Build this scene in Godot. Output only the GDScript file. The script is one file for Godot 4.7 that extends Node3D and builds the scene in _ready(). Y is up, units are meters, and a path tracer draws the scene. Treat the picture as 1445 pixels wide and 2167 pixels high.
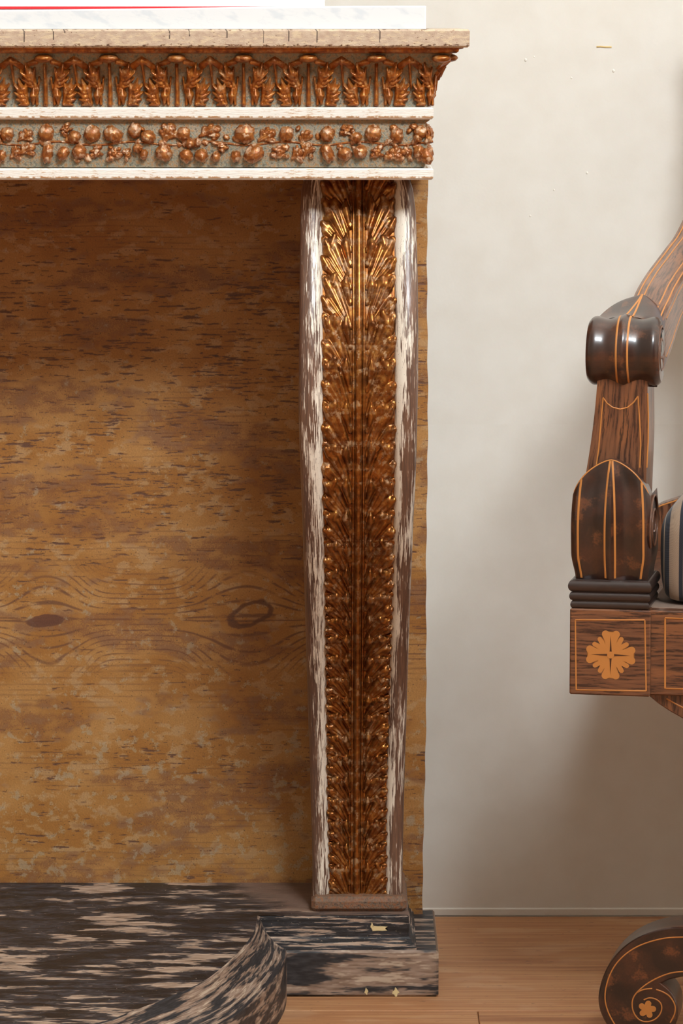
extends Node3D

# ---------- the photograph's camera: turns a pixel of the 1445x2167 frame into a direction ----------
const FOCAL := 8000.0
const EYE := Vector3(0, 0.9, 3.7406)
const PITCH := 0.129705
var rng := RandomNumberGenerator.new()
var mat := {}

func ray(px: float, py: float) -> Vector3:
	var a := (px - 722.5) / FOCAL
	var b := -(py - 1083.5) / FOCAL
	return Vector3(a, -sin(PITCH) + b * cos(PITCH), -cos(PITCH) - b * sin(PITCH))
func at_z(px: float, py: float, z: float) -> Vector3:
	var d := ray(px, py)
	return EYE + d * ((z - EYE.z) / d.z)
func at_h(px: float, py: float, h: float) -> Vector3:
	var d := ray(px, py)
	return EYE + d * ((h - EYE.y) / d.y)

# ---------- mesh building ----------
class Shape:
	var v := PackedVector3Array()
	var t := PackedVector2Array()
	var i := PackedInt32Array()
	func vert(p: Vector3, uv := Vector2.ZERO) -> int:
		v.append(p)
		t.append(uv)
		return v.size() - 1
	func tri(a: int, b: int, c: int) -> void:
		i.append_array([a, c, b])
	func quad(a: int, b: int, c: int, d: int) -> void:
		i.append_array([a, c, b, a, d, c])
	func grid(nu: int, nv: int, f: Callable, flip := false, us := 1.0, vs := 1.0) -> void:
		var first := v.size()
		for b in nv + 1:
			for a in nu + 1:
				var u := float(a) / nu
				var w := float(b) / nv
				v.append(f.call(u, w))
				t.append(Vector2(u * us, w * vs))
		for b in nv:
			for a in nu:
				var p := first + b * (nu + 1) + a
				if flip:
					quad(p, p + nu + 1, p + nu + 2, p + 1)
				else:
					quad(p, p + 1, p + nu + 2, p + nu + 1)
	# flat four-sided face with its own corners
	func face(a: Vector3, b: Vector3, c: Vector3, d: Vector3, ua := Vector2(0, 0), ub := Vector2(1, 0), uc := Vector2(1, 1), ud := Vector2(0, 1)) -> void:
		var k := vert(a, ua)
		vert(b, ub)
		vert(c, uc)
		vert(d, ud)
		quad(k, k + 1, k + 2, k + 3)
	func box(lo: Vector3, hi: Vector3, bev := 0.001) -> void:
		var c := (lo + hi) / 2
		var h := (hi - lo) / 2
		bev = minf(bev, minf(h.x, minf(h.y, h.z)) * 0.8)
		var q := h - Vector3.ONE * bev
		var axes := [Vector3.RIGHT, Vector3.UP, Vector3.BACK]
		for k in 3:
			for s in [-1.0, 1.0]:
				var n: Vector3 = axes[k] * s
				var e1: Vector3 = axes[(k + 1) % 3]
				var e2: Vector3 = axes[(k + 2) % 3]
				if s < 0:
					var sw := e1
					e1 = e2
					e2 = sw
				var o: Vector3 = c + n * absf(h.dot(axes[k]))
				var l1 := absf(q.dot(e1))
				var l2 := absf(q.dot(e2))
				var pts := [o - e1 * l1 - e2 * l2, o + e1 * l1 - e2 * l2, o + e1 * l1 + e2 * l2, o - e1 * l1 + e2 * l2]
				var uvs := []
				for p in pts:
					uvs.append(Vector2(p.x, p.y) if k == 2 else (Vector2(p.x, p.z) if k == 1 else Vector2(p.z, p.y)))
				face(pts[0], pts[1], pts[2], pts[3], uvs[0], uvs[1], uvs[2], uvs[3])
		# chamfers
		for k in 3:
			var a1: Vector3 = axes[k]
			var b1: Vector3 = axes[(k + 1) % 3]
			var c1: Vector3 = axes[(k + 2) % 3]
			var la := q.dot(a1)
			for sb in [-1.0, 1.0]:
				for sc in [-1.0, 1.0]:
					var p1: Vector3 = c + b1 * sb * h.dot(b1) + c1 * sc * q.dot(c1)
					var p2: Vector3 = c + b1 * sb * q.dot(b1) + c1 * sc * h.dot(c1)
					var w := [p1 - a1 * la, p1 + a1 * la, p2 + a1 * la, p2 - a1 * la]
					var nrm: Vector3 = (w[1] - w[0]).cross(w[2] - w[0])
					if nrm.dot(b1 * sb + c1 * sc) < 0:
						w = [w[3], w[2], w[1], w[0]]
					face(w[0], w[1], w[2], w[3], Vector2(w[0].x, w[0].y), Vector2(w[1].x, w[1].y), Vector2(w[2].x, w[2].y), Vector2(w[3].x, w[3].y))
		for sx in [-1.0, 1.0]:
			for sy in [-1.0, 1.0]:
				for sz in [-1.0, 1.0]:
					var a2 := vert(c + Vector3(sx * h.x, sy * q.y, sz * q.z))
					var b2 := vert(c + Vector3(sx * q.x, sy * h.y, sz * q.z))
					var c2 := vert(c + Vector3(sx * q.x, sy * q.y, sz * h.z))
					if sx * sy * sz > 0:
						tri(a2, b2, c2)
					else:
						tri(a2, c2, b2)
	# polygon in xy, counterclockwise, from z0 (back) to z1 (front)
	func prism(poly: PackedVector2Array, z0: float, z1: float, bev := 0.0008, back := true, uvk := 1.0) -> void:
		if Geometry2D.is_polygon_clockwise(poly):
			poly = poly.duplicate()
			poly.reverse()
		var n := poly.size()
		var ins := PackedVector2Array()
		for k in n:
			var d1 := (poly[k] - poly[(k + n - 1) % n]).normalized()
			var d2 := (poly[(k + 1) % n] - poly[k]).normalized()
			var m := Vector2(-d1.y - d2.y, d1.x + d2.x)
			m = m.normalized() / maxf(0.4, sqrt(maxf(0.0, (1 + d1.dot(d2)) / 2)))
			ins.append(poly[k] + m * bev)
		var tr := Geometry2D.triangulate_polygon(ins)
		if tr.is_empty():
			tr = Geometry2D.triangulate_polygon(poly)
		for side in ([1, 0] if back else [1]):
			var f := v.size()
			for p in ins:
				vert(Vector3(p.x, p.y, z1 if side else z0), p * uvk)
			for k in range(0, tr.size(), 3):
				var a := tr[k]
				var b := tr[k + 1]
				var c := tr[k + 2]
				if ((ins[b] - ins[a]).cross(ins[c] - ins[a]) > 0) == (side == 1):
					tri(f + a, f + b, f + c)
				else:
					tri(f + a, f + c, f + b)
		# rings: rounded edge at the front, side, edge at the back
		var run := 0.0
		var last := [-1, -1, -1, -1]
		var firsts := []
		for k in n + 1:
			var kk := k % n
			var d1 := (poly[kk] - poly[(kk + n - 1) % n]).normalized()
			var d2 := (poly[(kk + 1) % n] - poly[kk]).normalized()
			if k > 0:
				run += (poly[kk] - poly[(kk + n - 1) % n]).length()
			var sharp := d1.dot(d2) < 0.82
			var now := ring4(poly[kk], ins[kk], z0, z1, bev, run * uvk)
			if k > 0:
				for r in 3:
					quad(last[r], last[r + 1], now[r + 1], now[r])
				if sharp:
					now = ring4(poly[kk], ins[kk], z0, z1, bev, run * uvk)
			last = now
	func ring4(p: Vector2, q: Vector2, z0: float, z1: float, bev: float, run: float) -> Array:
		return [vert(Vector3(q.x, q.y, z1), Vector2(run, z1)), vert(Vector3(p.x, p.y, z1 - bev), Vector2(run, z1 - bev)), vert(Vector3(p.x, p.y, z0 + bev), Vector2(run, z0 + bev)), vert(Vector3(q.x, q.y, z0), Vector2(run, z0))]
	# a section (offset outwards, height) carried along a plan path (x, z); sections listed from bottom to top
	func mould(path: PackedVector2Array, prof: PackedVector2Array, soft := 0.75) -> void:
		var n := path.size()
		var outs := []
		for k in n:
			var a := (path[k] - path[maxi(k - 1, 0)]) if k > 0 else (path[1] - path[0])
			var b := (path[mini(k + 1, n - 1)] - path[k]) if k < n - 1 else a
			a = a.normalized()
			b = b.normalized()
			var m := Vector2(-a.y - b.y, a.x + b.x).normalized()
			outs.append([m / maxf(0.3, sqrt(maxf(0.01, (1 + a.dot(b)) / 2))), a.dot(b) < 0.8])
		var run_v := 0.0
		for s in prof.size() - 1:
			pass
		var s0 := 0
		while s0 < prof.size() - 1:
			var s1 := s0 + 1
			while s1 < prof.size() - 1 and (prof[s1] - prof[s1 - 1]).normalized().dot((prof[s1 + 1] - prof[s1]).normalized()) > soft:
				s1 += 1
			var run := 0.0
			var prev := -1
			for k in n:
				if k > 0:
					run += path[k].distance_to(path[k - 1])
				for twice in (2 if outs[k][1] else 1):
					var f := v.size()
					var rv := run_v
					for s in range(s0, s1 + 1):
						if s > s0:
							rv += prof[s].distance_to(prof[s - 1])
						var o: Vector2 = path[k] + outs[k][0] * prof[s].x
						vert(Vector3(o.x, prof[s].y, o.y), Vector2(run, rv))
					if prev >= 0 and twice == 0:
						for s in s1 - s0:
							quad(prev + s, f + s, f + s + 1, prev + s + 1)
					prev = f
			for s in range(s0 + 1, s1 + 1):
				run_v += prof[s].distance_to(prof[s - 1])
			s0 = s1
	func tube(pts: Array, radii, sides := 8, cap := true) -> void:
		var n := pts.size()
		var rows := []
		var up := Vector3.UP
		var run := 0.0
		for k in n:
			var d: Vector3 = (pts[mini(k + 1, n - 1)] - pts[maxi(k - 1, 0)]).normalized()
			if absf(d.dot(up)) > 0.95:
				up = Vector3.BACK
			var e := d.cross(up).normalized()
			up = e.cross(d).normalized()
			if k > 0:
				run += (pts[k] - pts[k - 1]).length()
			var r: float = radii[k] if radii is Array else radii
			rows.append(v.size())
			for q in sides + 1:
				var an := TAU * q / sides
				vert(pts[k] + (e * cos(an) + up * sin(an)) * r, Vector2(float(q) / sides, run))
			if k > 0:
				for q in sides:
					quad(rows[k - 1] + q, rows[k - 1] + q + 1, rows[k] + q + 1, rows[k] + q)
		if cap:
			for e2 in [0, n - 1]:
				var c := vert(pts[e2])
				var f := v.size()
				for q in sides:
					vert(v[rows[e2] + q])
				for q in sides:
					if e2 == 0:
						tri(c, f + (q + 1) % sides, f + q)
					else:
						tri(c, f + q, f + (q + 1) % sides)
	# a thin inlaid line lying on a surface
	func strip(pts: Array, nrm: Array, w: float, th := 0.00025) -> void:
		var n := pts.size()
		var prev := -1
		for k in n:
			var d: Vector3 = (pts[mini(k + 1, n - 1)] - pts[maxi(k - 1, 0)]).normalized()
			var nn: Vector3 = nrm[k] if nrm.size() > 1 else nrm[0]
			var e := d.cross(nn).normalized()
			var f := v.size()
			for q in [[-0.5, -0.0006], [-0.42, th], [0.42, th], [0.5, -0.0006]]:
				vert(pts[k] + e * w * q[0] + nn * q[1], Vector2(q[0] + 0.5, k * 0.1))
			if prev >= 0:
				for q in 3:
					quad(prev + q, f + q, f + q + 1, prev + q + 1)
			prev = f
	# relief: sinks into the ground where the height is not above zero
	func relief(nu: int, nv: int, ground: Callable, height: Callable, sink := 0.0015) -> void:
		var first := v.size()
		var hs := PackedFloat32Array()
		for b in nv + 1:
			for a in nu + 1:
				var u := float(a) / nu
				var w := float(b) / nv
				var h: float = height.call(u, w)
				hs.append(h)
				var g: Array = ground.call(u, w)
				vert(g[0] + g[1] * (h if h > 0.0 else -sink), Vector2(u, w))
		for b in nv:
			for a in nu:
				var p := b * (nu + 1) + a
				if maxf(maxf(hs[p], hs[p + 1]), maxf(hs[p + nu + 1], hs[p + nu + 2])) > 0.0:
					quad(first + p, first + p + 1, first + p + nu + 2, first + p + nu + 1)
	func mesh() -> ArrayMesh:
		var nn := PackedVector3Array()
		nn.resize(v.size())
		for k in range(0, i.size(), 3):
			var a := i[k]
			var b := i[k + 2]
			var c := i[k + 1]
			var x := (v[b] - v[a]).cross(v[c] - v[a])
			nn[a] += x
			nn[b] += x
			nn[c] += x
		for k in nn.size():
			nn[k] = nn[k].normalized() if nn[k].length_squared() > 1e-24 else Vector3.UP
		var arr := []
		arr.resize(Mesh.ARRAY_MAX)
		arr[Mesh.ARRAY_VERTEX] = v
		arr[Mesh.ARRAY_NORMAL] = nn
		arr[Mesh.ARRAY_TEX_UV] = t
		arr[Mesh.ARRAY_INDEX] = i
		var m := ArrayMesh.new()
		m.add_surface_from_arrays(Mesh.PRIMITIVE_TRIANGLES, arr)
		return m

func put(called: String, shape, m: Material, parent: Node = self) -> MeshInstance3D:
	var o := MeshInstance3D.new()
	o.name = called
	o.mesh = shape.mesh() if shape is Shape else shape
	o.material_override = m
	parent.add_child(o, true)
	return o
func thing(called: String, label: String, category: String, at := Vector3.ZERO) -> Node3D:
	var o := Node3D.new()
	o.name = called
	o.position = at
	add_child(o, true)
	o.set_meta("label", label)
	o.set_meta("category", category)
	return o
func structure(o: Node, label := "") -> Node:
	o.set_meta("kind", "structure")
	if label:
		o.set_meta("label", label)
	return o
func boxed(lo: Vector3, hi: Vector3, bev := 0.001) -> Shape:
	var s := Shape.new()
	s.box(lo, hi, bev)
	return s

# height of carved tongues: each is [x0, y0, r0, x1, y1, r1, h0, h1, groove] in one unit of length
func carved(strokes: Array, x: float, y: float) -> float:
	var best := -1.0
	for s in strokes:
		var dx: float = s[3] - s[0]
		var dy: float = s[4] - s[1]
		var ll := dx * dx + dy * dy
		var k := 0.0
		if ll > 1e-9:
			k = clampf(((x - s[0]) * dx + (y - s[1]) * dy) / ll, 0.0, 1.0)
		var r: float = lerpf(s[2], s[5], k)
		var ex: float = x - s[0] - dx * k
		var ey: float = y - s[1] - dy * k
		var q := sqrt(ex * ex + ey * ey) / r
		if q < 1.0:
			var h: float = lerpf(s[6], s[7], k) * sqrt(1.0 - q * q)
			if s[8] > 0.0:
				h *= 1.0 - s[8] * exp(-q * q * 14.0)
			best = maxf(best, h)
	return best

# ---------- textures ----------
func noise(freq: float, octaves := 4, sd := 1, kind := FastNoiseLite.TYPE_SIMPLEX_SMOOTH) -> FastNoiseLite:
	var n := FastNoiseLite.new()
	n.seed = sd
	n.noise_type = kind
	n.frequency = freq
	n.fractal_type = FastNoiseLite.FRACTAL_FBM if octaves > 1 else FastNoiseLite.FRACTAL_NONE
	n.fractal_octaves = octaves
	return n
func c255(r: float, g: float, b: float) -> Color:
	return Color(r / 255.0, g / 255.0, b / 255.0)
func texture(w: int, h: int, f: Callable) -> ImageTexture:
	# rows are computed side by side
	var rows := []
	rows.resize(h)
	var lock := Mutex.new()
	var job := func(y: int):
		var r := PackedByteArray()
		r.resize(w * 4)
		var k := 0
		for x in w:
			var c: Color = f.call(x, y)
			r[k] = c.r8
			r[k + 1] = c.g8
			r[k + 2] = c.b8
			r[k + 3] = c.a8
			k += 4
		lock.lock()
		rows[y] = r
		lock.unlock()
	var id := WorkerThreadPool.add_group_task(job, h, -1, true)
	WorkerThreadPool.wait_for_group_task_completion(id)
	var data := PackedByteArray()
	for r in rows:
		data.append_array(r)
	return ImageTexture.create_from_image(Image.create_from_data(w, h, false, Image.FORMAT_RGBA8, data))
# the alpha of a colour picture as a grey picture of its own, for relief, gloss or metal
func grey(tx: ImageTexture, lo := 0.0, hi := 1.0) -> ImageTexture:
	var im := tx.get_image()
	var src := im.get_data()
	var out := PackedByteArray()
	out.resize(src.size() / 4)
	for k in out.size():
		out[k] = int(clampf(lerpf(lo, hi, src[k * 4 + 3] / 255.0), 0, 1) * 255)
	return ImageTexture.create_from_image(Image.create_from_data(im.get_width(), im.get_height(), false, Image.FORMAT_L8, out))
func solid(tx: ImageTexture) -> ImageTexture:
	var im: Image = tx.get_image().duplicate()
	im.convert(Image.FORMAT_RGB8)
	return ImageTexture.create_from_image(im)
func surface(called: String, tx: ImageTexture, rough := 0.6, bump := 0.0, uv := Vector3.ONE) -> StandardMaterial3D:
	var m := StandardMaterial3D.new()
	m.resource_name = called
	m.roughness = rough
	m.uv1_scale = uv
	if tx:
		m.albedo_texture = solid(tx)
		if bump != 0.0:
			m.heightmap_enabled = true
			m.heightmap_scale = bump
			m.heightmap_texture = grey(tx)
	mat[called] = m
	return m
func plain(called: String, c: Color, rough: float, metal := 0.0) -> StandardMaterial3D:
	var m := StandardMaterial3D.new()
	m.resource_name = called
	m.albedo_color = c
	m.roughness = rough
	m.metallic = metal
	mat[called] = m
	return m

func make_materials() -> void:
	# worn painted back panel; drawn over x -0.40..0.0825, y 0.04..0.775, in the photograph's pixels
	var n1 := noise(0.004, 3, 11)
	var n2 := noise(0.03, 4, 12)
	var n3 := noise(1.0, 4, 13)
	var n4 := noise(0.018, 5, 14)
	var n5 := noise(0.25, 2, 15)
	var tw := 900
	var th := 1200
	var panel := texture(tw, th, func(i: int, j: int):
		var x: float = 722.0 + lerpf(-0.40, 0.0825, (i + 0.5) / tw) * 2235.0
		var y: float = 385.0 + (0.748 - lerpf(0.775, 0.04, (j + 0.5) / th)) * 2204.0
		var a: float = n1.get_noise_2d(x, y * 1.6)
		var b: float = n2.get_noise_2d(x * 0.6, y)
		var fine: float = n5.get_noise_2d(x, y)
		var c := c255(170, 122, 66).lerp(c255(154, 102, 44), clampf(0.5 + a * 1.6, 0, 1))
		c = c.lerp(c255(176, 140, 98), smoothstep(0.05, 0.4, b + 0.12 * fine + 0.25 * n1.get_noise_2d(x + 900, y)) * 0.7)
		# year rings of the board with two knots
		var d := y - 1302.0
		var q := d * d
		q /= 1.0 + 7.0 * exp(-pow((x - 95.0) / 60.0, 2)) + 9.0 * exp(-pow((x - 520.0) / 75.0, 2))
		var ring: float = sqrt(q) / 5.2 + 0.8 * n1.get_noise_2d(x * 0.7, y * 3.0) + x * 0.0006
		var line := smoothstep(0.55, 0.95, sin(ring * TAU * 0.5)) * smoothstep(150.0, 60.0, absf(d))
		line = maxf(line, smoothstep(0.6, 1.0, sin(y * 0.52 + 3.0 * n1.get_noise_2d(x * 0.5, y * 2))) * 0.5 * smoothstep(0.0, 0.3, n1.get_noise_2d(x * 0.4 + 300, y * 1.4)))
		var broken: float = smoothstep(-0.35, 0.1, n4.get_noise_2d(x * 0.5, y * 3.0) + 0.3 * fine)
		c = c.lerp(c255(98, 62, 42), line * broken * 0.75)
		# brown streaks where the paint is rubbed down along the grain
		var dens := 0.12
		if y < 545: dens = 0.26
		elif y < 930: dens = 0.48
		elif y < 1190: dens = 0.42
		elif y > 1555 and y < 1680: dens = 0.32
		elif y > 1760: dens = 0.26
		dens += 0.3 * a
		var s: float = n3.get_noise_2d(x * 0.011, y * 0.105) + 0.22 * n4.get_noise_2d(x * 1.4, y * 3.0) + 0.10 * fine
		var cut := lerpf(0.62, 0.02, clampf(dens, 0, 1))
		var m := smoothstep(cut, cut + 0.10, s)
		c = c.lerp(c255(88, 56, 42), m * 0.86)
		var s2: float = n3.get_noise_2d(x * 0.02 + 50, y * 0.3 + 9)
		c = c.lerp(c255(66, 42, 34), smoothstep(cut + 0.12, cut + 0.25, s2) * 0.8)
		var wash := smoothstep(0.02, 0.3, n1.get_noise_2d(x * 0.5 + 700, y * 2.2 + 40) + 0.3 * b + 0.1 * fine - 0.06)
		c = c.lerp(c255(112, 68, 40), wash * 0.6 * smoothstep(-0.5, 0.2, fine + b))
		# grey primer showing in flakes, mostly low down
		var g: float = n4.get_noise_2d(x + 77, y * 1.2) + 0.4 * n2.get_noise_2d(x * 1.8, y * 1.8) + 0.22 * fine
		var gd := 0.52
		if y > 1230: gd = 0.4
		if y > 1540: gd = 0.27
		c = c.lerp(c255(162, 146, 124), smoothstep(gd, gd + 0.2, g) * 0.62)
		# knots
		var k1 := Vector2((x - 92.0) / 42.0, (y - 1306.0 + (x - 92.0) * 0.12) / 14.0).length() + 0.25 * b
		c = c.lerp(c255(92, 54, 38), smoothstep(1.05, 0.9, k1) * 0.85)
		var k2 := Vector2((x - 528.0) / 44.0, (y - 1290.0 + (x - 528.0) * 0.25) / 24.0).length() + 0.2 * b
		c = c.lerp(c255(92, 56, 38), smoothstep(0.22, 0.08, absf(k2 - 0.95)) * 0.8)
		# worm holes and specks
		if n3.get_noise_2d(x * 0.19 + 31, y * 0.19) > 0.6:
			c = c.lerp(c255(48, 38, 34), 0.8)
		c = c * (1.0 + 0.10 * fine)
		c.a = clampf(0.5 - 0.3 * m + 0.12 * fine + 0.1 * b, 0, 1)
		return c)
	surface("panel", panel, 0.55, 0.05)

	# rubbed white paint over brown on the two round mouldings of the pilaster (u around, v along)
	for side in 2:
		var nr := noise(1.0, 4, 21 + side)
		var nf := noise(1.0, 3, 25 + side)
		var tx := texture(160, 1400, func(i: int, j: int):
			var u := (i + 0.5) / 160.0
			var w := (j + 0.5) / 1400.0
			var s: float = nr.get_noise_2d(u * 11.0, w * 9.0) * 0.5 + nf.get_noise_2d(u * 40.0, w * 26.0) * 0.65
			var lw: float = nr.get_noise_2d(u * 1.5 + 9, w * 7.0)
			var e: float
			if side == 0:
				e = (0.56 - u) * 2.2 + s * 1.3 + lw * 0.6 - smoothstep(0.10, 0.0, u) * 1.0
			else:
				e = smoothstep(0.30, 0.55, u) * 0.85 - 0.42 + s * 1.15 + lw * 1.1 - smoothstep(0.85, 1.0, u) * 0.2
			if side == 1 and w > 0.45 and w < 0.62:
				e -= 0.25
			var m := smoothstep(-0.02, 0.12, e)
			var c := c255(232, 221, 205).lerp(c255(214, 198, 180), clampf(0.5 + nf.get_noise_2d(u * 8, w * 30), 0, 1) * 0.5)
			var brown := c255(116, 80, 60).lerp(c255(82, 56, 44), clampf(0.5 + s * 1.5, 0, 1))
			c = c.lerp(brown, m * 0.93)
			if nf.get_noise_2d(u * 40 + 7, w * 400) > 0.62:
				c = c.lerp(c255(70, 52, 44), 0.7)
			c.a = clampf(0.7 - 0.4 * m + 0.3 * nf.get_noise_2d(u * 50, w * 60), 0, 1)
			return c)
		var r := surface("roll_%d" % side, tx, 0.34, 0.03)
		r.clearcoat_enabled = true
		r.clearcoat = 0.3
		r.clearcoat_roughness = 0.18

	# black paint worn to a pale ground, streaked along u
	var ns := noise(1.0, 5, 31)
	var nt := noise(1.0, 3, 32)
	var black := texture(1024, 768, func(i: int, j: int):
		var u := i / 1024.0 * 10.0
		var w := j / 768.0 * 10.0
		var s: float = ns.get_noise_2d(u * 0.55, w * 3.4) + 0.30 * nt.get_noise_2d(u * 2.5, w * 22.0)
		var big: float = ns.get_noise_2d(u * 0.28 + 40, w * 0.8 + 12)
		var m := smoothstep(0.14, 0.30, s + big * 0.6)
		var c := c255(34, 34, 37).lerp(c255(58, 58, 63), clampf(0.4 + nt.get_noise_2d(u * 3, w * 9), 0, 1))
		c = c.lerp(c255(24, 22, 23), smoothstep(0.1, 0.4, -s))
		var pale := c255(196, 172, 152).lerp(c255(150, 124, 106), clampf(0.5 + nt.get_noise_2d(u * 1.2, w * 16), 0, 1))
		c = c.lerp(pale, m)
		if nt.get_noise_2d(u * 6 + 3, w * 9) > 0.62:
			c = c.lerp(c255(214, 192, 160), 0.8)
		c.a = clampf(0.6 - 0.35 * m + 0.25 * nt.get_noise_2d(u * 6, w * 30), 0, 1)
		return c)
	surface("black_paint", black, 0.5, 0.04, Vector3(1.8, 2.4, 1))
	var pale_tx := texture(768, 512, func(i: int, j: int):
		var u := i / 768.0 * 10.0
		var w := j / 512.0 * 10.0
		var s: float = ns.get_noise_2d(u * 0.6 + 20, w * 2.6) + 0.30 * nt.get_noise_2d(u * 2.5, w * 18.0)
		var big: float = ns.get_noise_2d(u * 0.4 + 70, w * 0.9 + 52)
		var m := smoothstep(-0.16, 0.14, s + big * 0.6)
		var c := c255(36, 35, 37).lerp(c255(60, 58, 60), clampf(0.4 + nt.get_noise_2d(u * 3, w * 9), 0, 1))
		var pale := c255(176, 152, 134).lerp(c255(128, 102, 84), clampf(0.5 + nt.get_noise_2d(u * 1.2, w * 9), 0, 1))
		c = c.lerp(pale, m * 0.92)
		c = c.lerp(c255(206, 188, 166), smoothstep(0.35, 0.5, s + 0.3 * big) * 0.7)
		c.a = clampf(0.6 - 0.35 * m + 0.25 * nt.get_noise_2d(u * 6, w * 30), 0, 1)
		return c)
	var bp := surface("block_paint", pale_tx, 0.5, 0.04, Vector3(1.9, 2.6, 1))
	bp.uv1_offset = Vector3(0.5, 0.15, 0)
	surface("hollow_paint", pale_tx, 0.48, 0.04, Vector3(1.9, 6.0, 1))
	var plat := texture(1040, 600, func(i: int, j: int):
		var gx := lerpf(-0.45, 0.07, (i + 0.5) / 1040.0)
		var gz := lerpf(0.17, 0.75, (j + 0.5) / 600.0)
		var x := 722.0 + gx * 2330.0
		var y := 1868.0 + (gz - 0.177) * (515.0 + (gz - 0.177) * 135.0)
		var s: float = ns.get_noise_2d(x * 0.0055, y * 0.07) + 0.36 * nt.get_noise_2d(x * 0.018, y * 0.42)
		var big: float = ns.get_noise_2d(x * 0.0035 + 40, y * 0.013 + 12)
		var m := smoothstep(0.15, 0.30, s + big * 0.6)
		var c := c255(37, 37, 41).lerp(c255(66, 67, 73), clampf(0.35 + nt.get_noise_2d(x * 0.03, y * 0.2), 0, 1))
		c = c.lerp(c255(24, 22, 22), smoothstep(0.05, 0.35, -s))
		var pale := c255(200, 176, 156).lerp(c255(140, 116, 98), clampf(0.5 + nt.get_noise_2d(x * 0.012, y * 0.3), 0, 1))
		c = c.lerp(pale, m)
		# bare brownish patch beside the foot of the pilaster
		var bare := smoothstep(400.0, 520.0, x - (y - 1870.0) * 2.2 + 60.0 * s) * smoothstep(1950.0, 1925.0, y + 20.0 * s)
		c = c.lerp(c255(138, 112, 98).lerp(c255(112, 88, 76), clampf(0.5 + s, 0, 1)), bare * 0.92)
		if nt.get_noise_2d(x * 0.12 + 3, y * 0.2) > 0.66:
			c = c.lerp(c255(204, 184, 156), 0.7)
		c.a = clampf(0.6 - 0.35 * m + 0.3 * nt.get_noise_2d(x * 0.06, y * 0.5), 0, 1)
		return c)
	surface("platform_paint", plat, 0.45, 0.04)
	var cv := surface("black_paint_edge", black, 0.48, 0.04, Vector3(2.6, 7.0, 1))
	cv.uv1_offset = Vector3(0.33, 0.2, 0)

	# floor boards
	var nb := noise(1.0, 4, 41)
	var floor_tx := texture(1024, 512, func(i: int, j: int):
		var u := i / 1024.0
		var w := j / 512.0
		var g: float = nb.get_noise_2d(u * 5.0, w * 55.0)
		var l: float = nb.get_noise_2d(u * 1.6 + 9, w * 9.0)
		var c := c255(192, 142, 98).lerp(c255(172, 116, 76), clampf(0.5 + g * 1.3, 0, 1))
		c = c.lerp(c255(150, 96, 62), smoothstep(0.2, 0.42, l) * 0.75)
		c = c.lerp(c255(204, 164, 130), smoothstep(0.1, 0.4, nb.get_noise_2d(u * 8 + 4, w * 5)) * 0.35)
		if nb.get_noise_2d(u * 70, w * 60 + 9) > 0.56:
			c = c.lerp(c255(110, 74, 54), 0.5)
		c.a = clampf(0.5 + g * 0.6, 0, 1)
		return c)
	surface("floor_wood", floor_tx, 0.5, 0.02, Vector3(1.0, 2.7, 1))

	# cornice paints
	var nc := noise(1.0, 4, 51)
	var nd := noise(1.0, 4, 52)
	var cracks := []
	for px in [77, 100, 312, 352, 428, 502, 553, 737, 18, 610]:
		cracks.append([fposmod((CORNICE_Z - PZ + 0.03 + at_z(px, 80, 0.457).x - mirror_x(TABLE_R)) * 1.6, 1.0) * 1400.0, 0.3 + 0.7 * fposmod(px * 0.37, 1.0)])
	var lip := texture(1400, 96, func(i: int, j: int):
		var x := i / 1400.0 * 60.0
		var w := (95 - j) / 95.0
		var s: float = nc.get_noise_2d(x * 1.2, w * 3.0)
		var fine: float = nd.get_noise_2d(x * 9.0, w * 12.0)
		var c := c255(200, 178, 154).lerp(c255(182, 156, 134), clampf(0.5 + s, 0, 1))
		c = c.lerp(c255(214, 192, 158), smoothstep(0.1, 0.4, nd.get_noise_2d(x * 0.9 + 4, w * 4)) * 0.7)
		var edge := smoothstep(0.75, 0.97, w) * 0.5 + smoothstep(0.22, 0.02, w) * 0.5
		var chip: float = nc.get_noise_2d(x * 1.6 + 20, w * 5.0) + 0.30 * fine + edge * 0.85
		c = c.lerp(c255(118, 76, 46), smoothstep(0.60, 0.7, chip) * 0.85)
		c = c.lerp(c255(66, 46, 36), smoothstep(0.74, 0.84, chip) * 0.8)
		c = c.lerp(c255(240, 222, 186), smoothstep(0.86, 0.97, w) * smoothstep(-0.1, 0.2, fine) * 0.8)
		if fine > 0.7:
			c = c.lerp(c255(100, 72, 54), 0.7)
		for q in cracks:
			if absf(i - q[0] - 0.6 * s) < 0.8 and w > 1.0 - q[1]:
				c = c.lerp(c255(58, 44, 38), 0.8)
		c.a = clampf(0.6 - 0.5 * smoothstep(0.5, 0.6, chip) + 0.2 * fine, 0, 1)
		return c)
	surface("lip_paint", lip, 0.5, 0.05, Vector3(1.6, -60.0, 1))
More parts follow.
